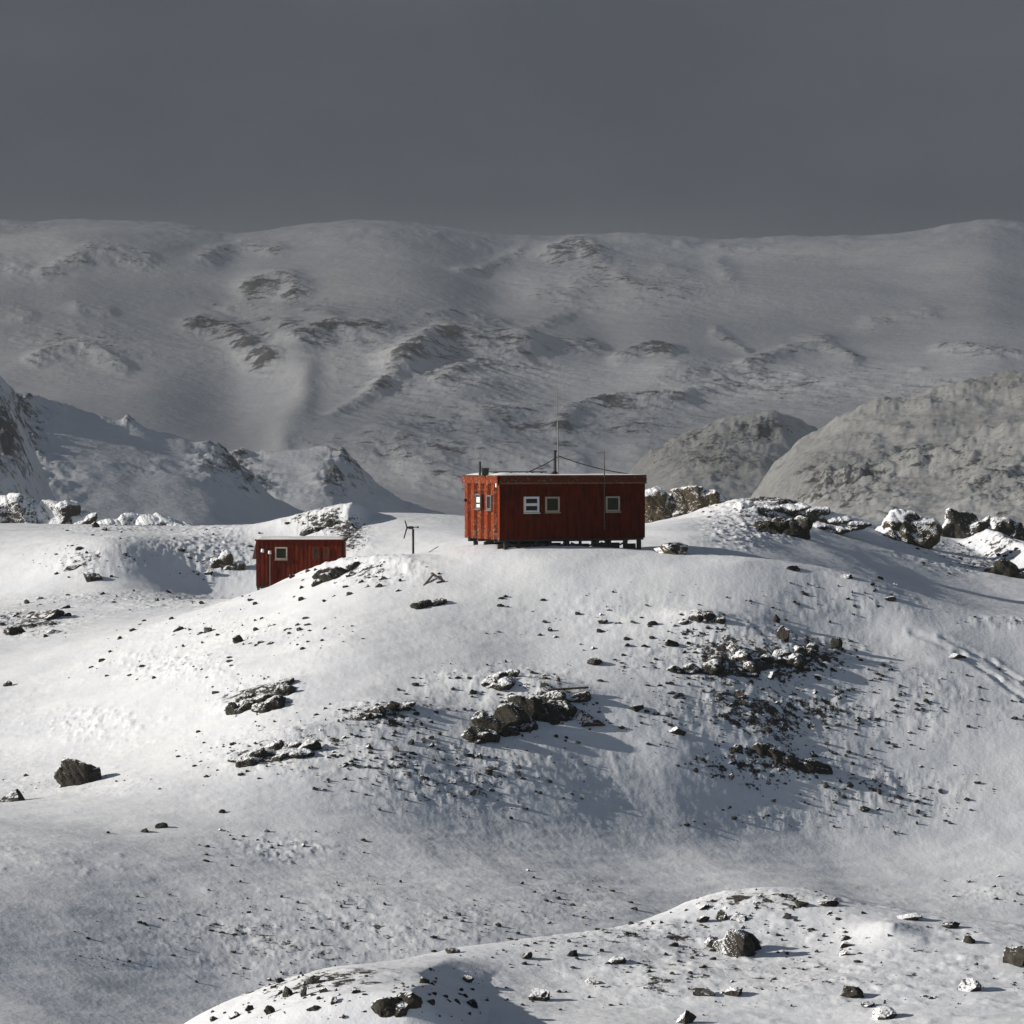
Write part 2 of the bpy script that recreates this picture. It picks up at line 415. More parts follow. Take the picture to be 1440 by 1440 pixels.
# relief: rolling, wind ripples, lumps where rocks lie under the snow
X2, Y2 = X * .94 + Y * .34, -X * .34 + Y * .94
far_ = np.clip(D / 90, .35, 1.8)
z = .16 * fbm(X / 7, Y / 7, 3, 21) + .045 * fbm(X2 / 2.2, Y2 / .9, 3, 22)
gz_ = np.exp(-(((U - 820) / 150) ** 2 + ((V - 1110) / 75) ** 2) ** 1.5) + .6 * np.exp(-(((U - 640) / 130) ** 2 + ((V - 1190) / 40) ** 2) ** 1.5)
z += (.026 * gz_ * (D > 60) * (D < 121) + .012) * fbm(X2 / 1.7, Y2 / .34, 3, 29, .5, True)
z += .016 * fbm(X2 / .8, Y2 / .26, 2, 23) * smooth(-.2, .35, fbm(X / 9, Y / 9, 2, 24))
lump = np.clip(fbm(X / .55, Y / .5, 3, 25) - .05, 0, 1)
rid = np.clip(fbm(X2 / .9, Y2 / .6, 4, 26, .6, True) - .1, 0, 1)
z += rock * (.13 * lump + .14 * rid) * far_
z += .05 * lump * smooth(.0, .4, fbm(X / 14 + 3, Y / 14, 2, 27))
# broken crust on the bright flank
for (u, v, ru, rv) in ((130, 1020, 70, 26), (250, 935, 90, 25), (520, 800, 90, 18), (300, 780, 60, 40), (400, 1195, 60, 20), (1040, 745, 60, 30)):
    g = np.exp(-(((U - u) / ru) ** 2 + ((V - v) / rv) ** 2) ** 1.5)
    z += g * .15 * np.clip(fbm(X / .5, Y / .5, 3, 28), 0, 1) * far_
NG.Z += z

# ------------------------------------------------------------------ far hills and the range
def hills(sheet, base, specs, rough):
    """specs: crest polyline [(u, v)], crest distance, front width in log distance, foot row, fall behind"""
    UU = 720 + sheet.TH * F
    best = base
    ker = np.exp(-np.linspace(-2, 2, 31) ** 2); ker /= ker.sum()
    ug = np.arange(-760, 2200, 2.0)
    for pts, dc, wf, vb, pw in specs:
        pu, pv = np.array(pts, float).T
        cg = np.interp(ug, pu, pv); cv = np.interp(UU, ug[15:-15], np.convolve(cg, ker, 'valid'))
        k = np.array([1, 2, 3, 2, 1]) / 9.0
        tt = (math.log(dc) - sheet.LD + .02 * fbm(UU / 160, sheet.LD * 8, 3, 31)) / wf
        g = np.where(tt >= 0, np.clip(tt, 0, 2) ** pw, np.abs(tt) * 3.0)
        cv = cv + ((2 + 8 * smooth(850, 950, UU)) * fbm(UU / 42, sheet.LD * 40, 5, 33 + int(dc) % 7, .6)) * np.exp(-(tt / .09) ** 2)
        v = cv + np.maximum(vb - cv, 60) * g
        best = np.minimum(best, v)
    return best

def vrow_to_z(sheet, v):
    yc = (720.0 - v) / F
    return (-SP + yc * CP) / (CP + yc * SP) * sheet.D

us = np.concatenate([np.arange(-620, -20, 12), np.arange(-20, 1462, 2.0), np.arange(1462, 2060, 12)])
HS = Sheet(us, np.exp(np.arange(math.log(380), math.log(1950), .0028)))
LDh = HS.LD
base = 880 - 120 * (LDh - math.log(380)) / (math.log(1950) - math.log(380))
specs = [
    ([(-620, 380), (-200, 470), (0, 530), (22, 575), (48, 640), (75, 700), (100, 760), (140, 860), (2060, 990)], 520, .30, 830, .9),
    ([(-620, 470), (0, 560), (40, 562), (90, 570), (180, 595), (258, 612), (300, 632), (335, 662), (375, 695), (430, 722), (520, 752), (700, 830), (2060, 990)], 700, .38, 830, .85),
    ([(-620, 760), (250, 672), (300, 650), (360, 640), (440, 630), (478, 642), (505, 668), (535, 690), (565, 708), (640, 726), (760, 780), (2060, 990)], 860, .34, 820, .9),
    ([(-620, 990), (700, 760), (800, 715), (880, 668), (925, 630), (965, 607), (1010, 592), (1060, 583), (1085, 584), (1110, 592), (1150, 606), (1210, 630), (1300, 680), (1500, 800), (2060, 990)], 1560, .42, 800, .8),
    ([(-620, 990), (900, 800), (1035, 730), (1055, 704), (1075, 676), (1098, 646), (1128, 614), (1170, 590), (1230, 567), (1300, 545), (1370, 528), (1440, 520), (1700, 480), (2060, 450)], 1150, .46, 800, .8),
    ([(-620, 990), (1050, 800), (1140, 695), (1180, 668), (1230, 650), (1290, 632), (1330, 628), (1380, 612), (1440, 598), (1700, 560), (2060, 530)], 820, .36, 810, .8),
]
v = hills(HS, base, specs, 1)
Uh = 720 + HS.TH * F
HS.Z = vrow_to_z(HS, v)
HS.Z = HS.Z + 7 * smooth(850, 960, Uh) * fbm(HS.X / 150, HS.Y / 190, 3, 46, .5)
HS.Z = HS.Z + (1.1 + 2.2 * smooth(850, 960, Uh)) * fbm(HS.X / 55, HS.Y / 70, 6, 41, .55) * np.clip(HS.D / 800, .4, 1.5)
HZ = [(10, 615, 60, 95, 1.35), (320, 655, 50, 34, 1.1), (355, 680, 45, 28, 1.0), (185, 597, 18, 6, .9), (485, 665, 45, 45, 1.2), (540, 705, 60, 25, .5), (210, 660, 60, 14, .3), (60, 680, 60, 50, .5),
      (1000, 640, 120, 60, .85), (1070, 600, 60, 28, 1.0), (940, 650, 60, 40, .6), (1200, 690, 120, 50, .95), (1330, 650, 130, 36, .9), (1400, 690, 100, 50, .9), (1290, 570, 110, 12, .65), (1410, 545, 80, 18, .7), (1330, 600, 120, 12, .55), (1200, 620, 60, 14, .5), (1120, 660, 40, 30, .5), (620, 690, 60, 30, .4), (440, 690, 120, 20, .3)]
Uh, Vh = HS.uv()
Uh = Uh + 12 * fbm(HS.X / 40, HS.Y / 60, 4, 64); Vh = Vh + 8 * fbm(HS.X / 40, HS.Y / 60, 4, 65)
for (u, vv, ru, rv, a) in HZ:
    HS.rock = np.maximum(HS.rock, a * np.exp(-(((Uh - u) / ru) ** 2 + ((Vh - vv) / rv) ** 2)))
HS.rock *= np.clip(.8 + .9 * fbm(HS.X / 45, HS.Y / 45, 4, 42), 0, 1.3)
HS.Z += HS.rock * (6.0 * np.clip(fbm(HS.X / 18, HS.Y / 22, 5, 43, .6, True), -.2, 1) + 1.5 * fbm(HS.X / 5, HS.Y / 6, 3, 44))
HS.Z += .9 * np.clip(fbm(HS.X / 9, HS.Y / 12, 5, 45, .6), -.2, 1) * smooth(880, 1000, Uh)

MS = Sheet(np.concatenate([np.arange(-700, -20, 14), np.arange(-20, 1462, 2.0), np.arange(1462, 2140, 14)]), np.exp(np.arange(math.log(1500), math.log(5600), .0026)))
um = 720 + MS.TH * F
crest = np.interp(um, [-700, -300, 0, 60, 100, 160, 230, 280, 330, 370, 420, 480, 530, 570, 620, 700, 780, 830, 880, 950, 1000, 1100, 1200, 1260, 1300, 1345, 1385, 1410, 1440, 1600, 2140],
                  [330, 300, 305, 306, 303, 306, 309, 318, 329, 324, 318, 311, 308, 308, 316, 328, 334, 331, 328, 332, 336, 334, 334, 330, 324, 314, 307, 309, 313, 325, 300])
ug = np.arange(-780, 2240, 2.0); ker = np.exp(-np.linspace(-2, 2, 41) ** 2); ker /= ker.sum()
crest = np.interp(um, um[0], crest[0]) if False else np.interp(um, um[0][20:-20], np.convolve(crest[0], ker, 'valid'))
tt = (math.log(4300) - MS.LD) / (math.log(4300) - math.log(1600))
crest = crest + 4 * fbm(um / 50, MS.LD * 45, 4, 57) * np.exp(-(tt / .10) ** 2)
vm = np.where(tt >= 0, crest + (770 - crest) * np.clip(tt, 0, 1.3) ** 1.05, crest + 420 * np.abs(tt))
MS.Z = vrow_to_z(MS, vm)
Um, Vm = MS.uv()
wu = Um + 16 * fbm(MS.X / 140, MS.Y / 260, 4, 61); wv = Vm + 8 * fbm(MS.X / 110, MS.Y / 240, 4, 62)
def pline(pts, uu, vv, vs=1.5):
    """distance in photo pixels to a polyline drawn over the slope"""
    best = np.full(uu.shape, 1e9)
    for (ax, ay), (bx, by) in zip(pts[:-1], pts[1:]):
        ay, by = ay * vs, by * vs
        L2 = (bx - ax) ** 2 + (by - ay) ** 2
        t = np.clip(((uu - ax) * (bx - ax) + (vv * vs - ay) * (by - ay)) / L2, 0, 1)
        best = np.minimum(best, np.hypot(uu - ax - t * (bx - ax), vv * vs - ay - t * (by - ay)))
    return best
BANDS = [([(65, 390), (130, 365), (205, 370)], 8, .7), ([(-30, 372), (35, 385)], 10, .6), ([(290, 370), (345, 350), (385, 355)], 10, .65), ([(350, 412), (395, 400), (415, 415)], 13, .9),
         ([(285, 450), (320, 465), (350, 498), (375, 514)], 15, .95), ([(330, 432), (400, 435), (450, 452)], 11, .6), ([(430, 492), (470, 472), (530, 476)], 17, .85), ([(605, 452), (660, 443), (700, 450)], 8, .65),
         ([(560, 520), (600, 492), (640, 480), (722, 490)], 19, 1.0), ([(530, 556), (570, 532), (605, 508)], 11, .65), ([(618, 548), (655, 528)], 10, .6), ([(468, 592), (515, 566), (535, 553)], 8, .6), ([(112, 430), (155, 430)], 7, .55),
         ([(50, 510), (110, 490), (168, 516)], 11, .65), ([(-20, 428), (35, 442)], 12, .45), ([(788, 362), (815, 350), (842, 366)], 14, .95), ([(760, 412), (800, 420), (818, 398)], 12, .55), ([(870, 393), (905, 410), (960, 421)], 9, .65),
         ([(742, 490), (780, 486), (824, 480)], 15, .85), ([(752, 457), (795, 443)], 8, .5), ([(873, 496), (905, 485), (932, 491)], 10, .85), ([(1003, 469), (1048, 486)], 6, .65), ([(1055, 510), (1110, 486), (1160, 480), (1195, 500)], 11, .75),
         ([(975, 552), (1015, 545)], 9, .65), ([(788, 612), (810, 590), (862, 571), (955, 566)], 13, .85), ([(930, 380), (955, 386)], 8, .45), ([(1008, 374), (1028, 402)], 10, .45), ([(1230, 455), (1302, 446)], 9, .55), ([(1325, 488), (1460, 506)], 8, .65),
         ([(690, 602), (765, 590)], 18, .55), ([(540, 620), (625, 642)], 18, .5), ([(680, 642), (805, 652)], 16, .55), ([(590, 662), (665, 682)], 18, .5), ([(440, 642), (525, 638)], 10, .45), ([(650, 375), (735, 352)], 6, .45), ([(0, 318), (80, 312)], 6, .35),
         ([(500, 332), (620, 336)], 5, .3), ([(960, 345), (1060, 352)], 5, .3), ([(900, 640), (1000, 620)], 14, .5), ([(1180, 540), (1290, 520)], 8, .45)]
lone = smooth(4300, 4150, MS.D)
for pts, w_, st in BANDS:
    dd = pline(pts, wu, wv)
    MS.rock = np.maximum(MS.rock, st * .88 * np.exp(-(dd / (w_ * 1.8)) ** 2))
    d2_ = pline([(x, y - w_ * .3) for x, y in pts], wu, wv, 2.2)
    MS.Z += lone * st * w_ * .6 * np.exp(-(d2_ / (w_ * 1.8)) ** 2)
gul = pline([(398, 488), (428, 535), (424, 575), (400, 615)], Um + 5 * fbm(MS.X / 90, MS.Y / 200, 3, 63), Vm, .5)
MS.Z += 6 * np.exp(-(gul / 20) ** 2)
MS.Z -= 13 * np.exp(-((Um - 330) / 80) ** 2 - ((Vm - 560) / 60) ** 2) + 8 * np.exp(-((Um - 250) / 90) ** 2 - ((Vm - 440) / 70) ** 2)
for (u, v, ru, rv, amp) in ((110, 345, 150, 25, 14), (560, 330, 190, 22, 10), (1000, 420, 160, 40, 10), (1250, 380, 200, 45, 12), (700, 400, 60, 60, -12), (850, 455, 60, 40, -12), (1180, 430, 120, 20, 8), (950, 520, 60, 25, 9), (660, 560, 60, 22, 9), (450, 610, 90, 20, 8)):
    MS.Z += amp * np.exp(-((Um - u) / ru) ** 2 - ((Vm - v) / rv) ** 2) * lone
MS.Z += 15 * fbm(MS.X / 480, MS.Y / 700, 4, 51, .42) * smooth(5200, 3900, MS.D) + 1.1 * fbm(MS.X / 60, MS.Y / 90, 3, 55, .5)
for (u, v, ru, rv, st) in ((640, 500, 190, 70, .62), (720, 600, 260, 50, .6), (1100, 540, 190, 45, .6), (380, 460, 120, 50, .6), (820, 390, 90, 50, .5), (900, 590, 120, 40, .6), (1330, 560, 160, 40, .5), (110, 480, 110, 40, .5), (560, 640, 160, 30, .6), (950, 410, 120, 40, .45)):
    MS.rock = np.maximum(MS.rock, st * np.exp(-((wu - u) / ru) ** 2 - ((wv - v) / rv) ** 2))
MS.rock *= np.clip(1.0 + .9 * fbm(MS.X / 120, MS.Y / 220, 5, 52, .6), 0, 1.4)
MS.Z += MS.rock * (6 * fbm((MS.X + .5 * MS.Y) / 32, (MS.Y - .4 * MS.X) / 95, 5, 53, .6, True) + 2 * fbm(MS.X / 12, MS.Y / 18, 3, 54))

NG.build('snow_ground', M['ground'])
HS.build('hills', M['hill'])
MS.build('mountain_range', M['mountain'])
# valley floor under the hills and range, out to the horizon
me = raw_mesh('valley_floor', [(-9000, 300, -95), (9000, 300, -95), (9000, 14000, -95), (-9000, 14000, -95)], [(0, 1, 2, 3)])
o = link('valley_floor', me, None, M['mountain']); o['kind'] = 'structure'

# ------------------------------------------------------------------ rocks
def ico(sub):
    bm = bmesh.new(); bmesh.ops.create_icosphere(bm, subdivisions=sub, radius=1.0)
    v = np.array([x.co[:] for x in bm.verts]); f = np.array([[q.index for q in p.verts] for p in bm.faces]); bm.free()
    return v, f
ICO = {k: ico(k) for k in (2, 3, 4, 5)}

def chunk(seed, sub=4, planes=14, lo=.38, hi=.88, rough=.14):
    """an angular broken rock: a ball cut by random planes and roughened"""
    r = np.random.RandomState(seed)
    v, f = ICO[sub]; v = v.copy()
    for _ in range(planes):
        n = r.normal(size=3); n /= np.linalg.norm(n); o_ = r.uniform(lo, hi)
        dd = v @ n - o_
        v -= np.where(dd > 0, dd, 0)[:, None] * n
    off = r.uniform(-50, 50, 3)
    k = fbm(v[:, 0] * 2.4 + off[0] + v[:, 2] * 1.5, v[:, 1] * 2.4 + off[1] - v[:, 2] * 1.3, 5, seed % 50, .6)
    v *= (1 + rough * 2 * k)[:, None]
    v -= (v.max(0) + v.min(0)) / 2
    v /= (v.max(0) - v.min(0))
    return v, f

STONES = []
for i in range(9):
    v_, f_ = chunk(100 + i, 3, 12, .3, .85, .14)
    me = raw_mesh('stone', v_, f_, False); me.materials.append(M['rock_small']); STONES.append(me)

def place_rock(name, u, v, w, h, label, cat, mesh=None, seed=0, material='rock', group=None, sink=.3, tilt=0.0, dep=.85, rz=None, sub=4, lo=.38):
    """a rock whose visible part is about w x h photo pixels with its foot at (u, v)"""
    g = NG.hit(u, v)
    if g is None: return None
    s_ = g[1] / F
    if mesh is None:
        vv, ff = chunk(seed, sub, 14 if lo < .6 else 7, lo)
        mesh = raw_mesh(name, vv, ff, False); mesh.materials.append(M[material])
    o = bpy.data.objects.new(name, mesh); COL.objects.link(o)
    w, h = w * .92, h * (.84 if h / w < .75 else .92)
    sink = max(sink, .36)
    W_, H_ = w * s_, h * s_ / (1 - sink)
    o.scale = (W_, W_ * dep, H_)
    o.rotation_euler = (0, tilt, random.uniform(-.5, .5) if rz is None else rz)
    y = g[1] + W_ * dep * .35
    o.location = (g[0] * y / g[1], y, min(g[2], float(NG.h(g[0], y))) + H_ * (.5 - sink))
    tag(o, label, cat, group)
    return o

def outcrop(name, parts, label, cat='outcrop', material='rock', voxel=.05, rough=.10, seed=1, d=None, nscale=1.0, flat=False):
    """several broken blocks grown together into one mass; parts: (u, v, w, h[, tilt]) in photo pixels"""
    VV, FF, n = [], [], 0
    cen = []
    if flat:
        g = NG.hit(*parts[0][:2]); d = g[1] if g is not None else 150.0
    for k, pt in enumerate(parts):
        u, v, w, h = pt[:4]; tl = pt[4] if len(pt) > 4 else 0.0
        g = NG.hit(u, v) if d is None else W(u, v, d)
        if g is None: continue
        s_ = g[1] / F
        y = g[1] + w * s_ * .28
        cen.append((np.array([g[0] * y / g[1], y, g[2] + h * s_ * .22]), np.array([w * s_ * 1.08, w * s_ * .8, h * s_ * 1.55]), tl))
    allb = list(cen)
    for (c1, s1, _), (c2, s2, _) in zip(cen[:-1], cen[1:]):
        m_ = np.minimum(s1, s2)
        allb.append(((c1 + c2) / 2 - np.array([0, 0, m_[2] * .22]), np.abs(c1 - c2) * np.array([1.15, 1.25, 1.1]) + m_ * np.array([.5, .5, .35]), 0.0))
    for k, (ctr, siz, tl) in enumerate(allb):
        vv, ff = chunk(seed * 31 + k * 7, 4, 10, .38 if k < len(cen) else .6)
        vv = vv * siz
        c, s2 = math.cos(tl), math.sin(tl)
        vv = np.stack([vv[:, 0] * c - vv[:, 2] * s2, vv[:, 1], vv[:, 0] * s2 + vv[:, 2] * c], 1) + ctr
        VV.append(vv); FF.append(ff + n); n += len(vv)
    if not VV: return None
    P = np.concatenate(VV); origin = np.array([P[:, 0].mean(), P[:, 1].mean(), P[:, 2].min()])
    me = raw_mesh(name, P - origin, np.concatenate(FF), False)
    t = bpy.data.objects.new('tmp', me); COL.objects.link(t)
    md = t.modifiers.new('r', 'REMESH'); md.mode = 'VOXEL'; md.voxel_size = voxel
    dg = bpy.context.evaluated_depsgraph_get()
    m2 = bpy.data.meshes.new_from_object(t.evaluated_get(dg))
    bpy.data.objects.remove(t); bpy.data.meshes.remove(me)
    bmm = bmesh.new(); bmm.from_mesh(m2); seen = set(); isl = []
    for v0 in bmm.verts:
        if v0 in seen: continue
        st, comp = [v0], []; seen.add(v0)
        while st:
            w_ = st.pop(); comp.append(w_)
            for e in w_.link_edges:
                o2 = e.other_vert(w_)
                if o2 not in seen: seen.add(o2); st.append(o2)
        isl.append(comp)
    isl.sort(key=len)
    if len(isl) > 1:
        bmesh.ops.delete(bmm, geom=[v for c in isl[:-1] for v in c], context='VERTS'); bmm.to_mesh(m2)
    bmm.free()
    nv = len(m2.vertices); co = np.empty(nv * 3, np.float32); m2.vertices.foreach_get('co', co); co = co.reshape(-1, 3).astype(float)
    no = np.empty(nv * 3, np.float32); m2.vertices.foreach_get('normal', no); no = no.reshape(-1, 3)
    sc = nscale * rough * 6
    k = fbm(co[:, 0] / sc + co[:, 2] / sc * .7, co[:, 1] / sc - co[:, 2] / sc * .8, 4, seed % 40, .6, True)
    co += no * (k * rough)[:, None]
    m2.vertices.foreach_set('co', co.astype(np.float32).ravel())
    m2.polygons.foreach_set('use_smooth', np.zeros(len(m2.polygons), bool)); m2.update()
    m2.name = name; m2.materials.clear(); m2.materials.append(M[material])
    o = bpy.data.objects.new(name, m2); COL.objects.link(o); o.location = origin
    tag(o, label, cat)
    return o
B = lambda *a, **k: place_rock('boulder', *a, **k)
ST = lambda *a, **k: place_rock('stone', *a, **k)
# ---- boulders and single rocks that stand out
outcrop('boulder', [(97, 1106, 40, 30), (110, 1107, 46, 40), (124, 1107, 34, 26)], 'big lone grey boulder where the bright slope meets the dim basin', 'boulder', voxel=.035, seed=41, rough=.06, flat=True, nscale=1.4)
B(20, 1127, 44, 20, 'low split dark boulder just beyond the big lone grey boulder', 'boulder', seed=4)
B(1102, 902, 23, 23, 'round dark boulder perched on top of the jagged rock band', 'boulder', seed=5, sink=.12)
outcrop('boulder', [(1022, 1340, 32, 23, -.3), (1042, 1345, 40, 36), (1054, 1338, 26, 31, .2), (1030, 1328, 24, 13)], 'large craggy boulder on the near knoll throwing a long shadow', 'boulder', voxel=.018, seed=6, rough=.045)
B(1003, 1334, 26, 18, 'smaller tilted rock leaning against the large craggy boulder on the near knoll', 'rock', seed=7, tilt=.4)
B(1430, 1360, 46, 32, 'dark boulder with pale speckles on the knoll at the edge of the picture', 'boulder', seed=8)
B(1015, 1296, 19, 15, 'upright dark rock beside a flat slab just behind the large craggy boulder', 'rock', seed=9, sink=.2)
B(1039, 1297, 30, 9, 'flat dark slab lying behind the large craggy boulder', 'slab', seed=10)
B(988, 1299, 21, 11, 'low dark rock one step down the crest from the upright rock', 'rock', seed=11, tilt=-.2)
B(943, 779, 54, 20, 'speckled grey rock lying beside the stilts at the shaded end of the big hut', 'boulder', seed=12, material='rock_tan')
B(829, 1026, 46, 27, 'reddish brown block lying beside the split dark crag', 'boulder', seed=13, material='rock_brown', tilt=.1)
outcrop('rock_outcrop', [(1176, 913, 15, 16), (1178, 930, 20, 20), (1190, 946, 26, 16, -.5), (1174, 938, 18, 12)], 'tall dark tooth of rock standing apart from the jagged band', voxel=.035, seed=14, rough=.07, flat=True)
B(336, 904, 20, 13, 'grey topped rock on the sunny slope below the small hut', 'rock', seed=16, sink=.2)
B(293, 889, 15, 9, 'low black rock on the sunny slope just above the grey topped rock', 'rock', seed=17)
B(1092, 877, 13, 14, 'small upright dark rock behind the perched round boulder', 'rock', seed=18)
B(945, 911, 23, 13, 'domed dark rock just outside the far end of the jagged band', 'rock', seed=19)
B(1129, 1277, 22, 10, 'angular dark rock on the near skyline, beside the long crest slab', 'rock', seed=20)
B(1164, 1276, 34, 11, 'long dark slab on the crest of the near knoll', 'slab', seed=21)
B(1280, 1295, 40, 12, 'broad low dark rock on the knoll crest behind the drifted cone', 'rock', seed=22)
B(1338, 1306, 32, 10, 'low dark rock on the knoll crest, between the broad rock and the speckled boulder', 'rock', seed=23)
B(1188, 1322, 19, 8, 'uppermost of three dark rocks in a row below the drifted cone', 'rock', seed=24)
B(1190, 1333, 23, 9, 'middle one of three dark rocks in a row below the drifted cone', 'rock', seed=25)
B(1187, 1344, 21, 9, 'lowest of three dark rocks in a row below the drifted cone', 'rock', seed=26)
B(1197, 1405, 36, 20, 'two-pointed dark rock half drifted over on the open flank of the knoll', 'rock', seed=27, material='rock')
B(1243, 1434, 42, 20, 'long rock with white cap on the bottom edge, below the two-pointed rock', 'rock', seed=28, material='rock_snowy')
B(1222, 1418, 22, 9, 'small snow capped rock between the two-pointed rock and the long one', 'rock', seed=29, material='rock_snowy')
B(1360, 1394, 44, 20, 'snow plastered rock with a pointed top below the speckled boulder', 'rock', seed=30, material='rock_snowy')
B(1362, 1327, 22, 14, 'dark angular rock on the knoll between the cone and the speckled boulder', 'rock', seed=31)
B(993, 1401, 36, 14, 'snow capped double rock below the large craggy boulder', 'rock', seed=32, material='rock_snowy')
B(1032, 1402, 28, 14, 'pointed snow capped rock next to the double one below the large boulder', 'rock', seed=33, material='rock_snowy')
B(966, 1440, 34, 20, 'dark rock with white crown cut by the bottom edge', 'rock', seed=34, material='rock_snowy')
B(758, 1408, 36, 20, 'long tilted rock with snow on its upper end, on the near knoll', 'rock', seed=35, material='rock', tilt=.45)
B(741, 1349, 18, 12, 'square dark rock standing near the middle of the knoll crest', 'rock', seed=36)
B(804, 1346, 20, 10, 'dark rock to one side of the square rock, with a smaller one below it', 'rock', seed=37)
B(866, 1356, 32, 11, 'flat grey rock with a trailing shadow on the knoll', 'rock', seed=38)
B(832, 1385, 27, 10, 'low grey rock alone on the smooth snow below the flat grey rock', 'rock', seed=39)
B(637, 1341, 24, 8, 'flat dark rock on the skyline above the dark-sided mound', 'rock', seed=40)
B(442, 1384, 22, 13, 'dark rock jutting from the skyline of the knoll\'s lower shoulder', 'rock', seed=41)
B(404, 1402, 18, 15, 'black rock in the sunlit rubble of the knoll\'s lower shoulder', 'rock', seed=42)
B(427, 1402, 11, 17, 'narrow upright black rock in the sunlit rubble of the lower shoulder', 'rock', seed=43, sink=.2)
B(379, 1426, 17, 14, 'blocky dark rock lowest in the sunlit rubble of the shoulder', 'rock', seed=44)
for k, (u, v, w, h, l) in enumerate(((352, 1422, 16, 9, 'small black rock above the blocky one on the sunlit shoulder'), (455, 1396, 14, 9, 'dark rock just inside the skyline of the lower shoulder'),
        (330, 1432, 20, 10, 'snow dusted rock near the tip of the lower shoulder'), (470, 1412, 12, 10, 'dark rock on bright snow between the shoulder rubble and the mound'),
        (500, 1398, 15, 7, 'flat dark rock on the bright side of the mound'), (395, 1382, 18, 8, 'grey rock on the shoulder skyline, one rock down from the jutting one'),
        (300, 1436, 14, 8, 'last dark rock at the very tip of the lower shoulder'), (440, 1424, 22, 9, 'low dark rock on the bottom edge below the narrow upright one'))):
    B(u, v, w, h, l, 'rock', seed=150 + k)
B(535, 1430, 34, 18, 'black rock at the sharp shadow line of the dark-sided mound', 'rock', seed=45)
B(566, 1428, 36, 22, 'jagged black rock inside the shadow of the mound, beside the shadow line', 'rock', seed=46)
B(597, 1383, 20, 12, 'dark rock poking from the top of the dark-sided mound', 'rock', seed=47)
B(664, 1417, 19, 12, 'lone dark rock in the lower part of the mound\'s shadow', 'rock', seed=48)
B(606, 1413, 13, 8, 'small dark rock halfway down the shaded side of the mound', 'rock', seed=49)
B(658, 1382, 18, 12, 'snow plastered rock beside the upper edge of the mound\'s shadow', 'rock', seed=50, material='rock_snowy')
B(62, 871, 58, 16, 'largest dark rock in the flat snow left of the small hut', 'rock', seed=51)
B(22, 893, 38, 15, 'dark rock half buried in the flat valley snow, below the largest one', 'rock', seed=52)
B(76, 892, 26, 7, 'low sliver of dark rock in the flat valley snow', 'rock', seed=53)
B(10, 966, 18, 10, 'grey rock on the sunny slope at the very edge of the picture', 'rock', seed=54)
B(128, 818, 36, 16, 'black rock at the foot of the snow bank behind the valley', 'rock', seed=55)
B(100, 803, 26, 8, 'thin dark ledge on the snow bank above the black rock at its foot', 'ledge', seed=56, tilt=-.3)
B(112, 774, 14, 7, 'small dark rock high on the snow bank', 'rock', seed=57)
B(293, 810, 15, 11, 'dark rock at the foot of the fluted bank beside the small hut', 'rock', seed=58)
outcrop('boulder', [(1252, 757, 51, 27), (1272, 757, 64, 41), (1296, 757, 53, 31), (1262, 740, 39, 20)], 'large dark boulder capped with snow on the far skyline', 'boulder', material='rock_tan', voxel=.06, flat=True, seed=59, rough=0.08, nscale=1.6)
B(1340, 927, 44, 8, 'flat reddish rock beside the curving wheel tracks', 'rock', seed=61, material='rock_brown')
B(135, 742, 14, 10, 'small white capped rock in the gap between the two far outcrops', 'rock', seed=62, material='rock_snowy')
B(164, 731, 44, 18, 'knob of pale rock rising above the long far outcrop', 'rock', seed=63, material='rock_tan')
B(1190, 815, 20, 7, 'dark rock on the hill edge above the sunlit hollow', 'rock', seed=64)
B(1250, 846, 22, 7, 'dark slab on the hill edge nearest the sunlit hollow', 'slab', seed=65)
B(1115, 803, 24, 9, 'dark rock on the hill edge below the shaded ridge', 'rock', seed=66)
B(835, 936, 28, 13, 'dark speckled rock at the end of the thin stone line above the split crag', 'rock', seed=67)
B(895, 1001, 26, 9, 'dark rock alone between the split crag and the jagged band', 'rock', seed=68)
B(952, 1034, 26, 14, 'dark rock above the smooth snow bulge', 'rock', seed=69)
B(1035, 1059, 22, 13, 'dark rock at the start of the lower rock strata', 'rock', seed=70)
B(1080, 955, 24, 14, 'pale fronted rock below the jagged band', 'rock', seed=71, material='rock_tan')
B(1041, 981, 24, 12, 'dark flat-topped rock in the rubble below the jagged band', 'rock', seed=72)
B(917, 880, 18, 8, 'dark rock in the upper slope row, one of the widest there', 'rock', seed=73)
B(848, 880, 17, 8, 'dark rock in the upper slope row below the hut windows', 'rock', seed=74)

# ---- outcrops
outcrop('rock_outcrop', [(668, 1043, 34, 22, .5), (692, 1032, 46, 33, .2), (716, 1028, 53, 36, .1), (742, 1014, 49, 33), (768, 1014, 40, 24, -.2), (792, 1010, 40, 20, .3), (776, 990, 38, 12, .25), (815, 986, 28, 10, .2)],
        'long split dark crag cutting through the middle of the hill', voxel=.045, seed=2)
outcrop('rock_outcrop', [(328, 1004, 18, 15), (346, 1000, 24, 10, .35), (345, 985, 26, 9, .4), (366, 990, 30, 10, .4), (378, 1000, 26, 13, .35), (400, 980, 28, 13, .3), (398, 965, 30, 6, .35)],
        'tilted dark rock strata on the sunny slope, edge of the light', voxel=.04, seed=3, rough=.07)
outcrop('rock_outcrop', [(345, 1078, 26, 12, .5), (360, 1068, 30, 12, .4), (385, 1056, 28, 10, .4), (410, 1054, 30, 9, .35), (435, 1056, 30, 14, .3), (395, 1070, 26, 8, .4), (330, 1068, 16, 12)],
        'dark rock strata where the slope turns dim, below the sunny strata', voxel=.04, seed=4, rough=.07)
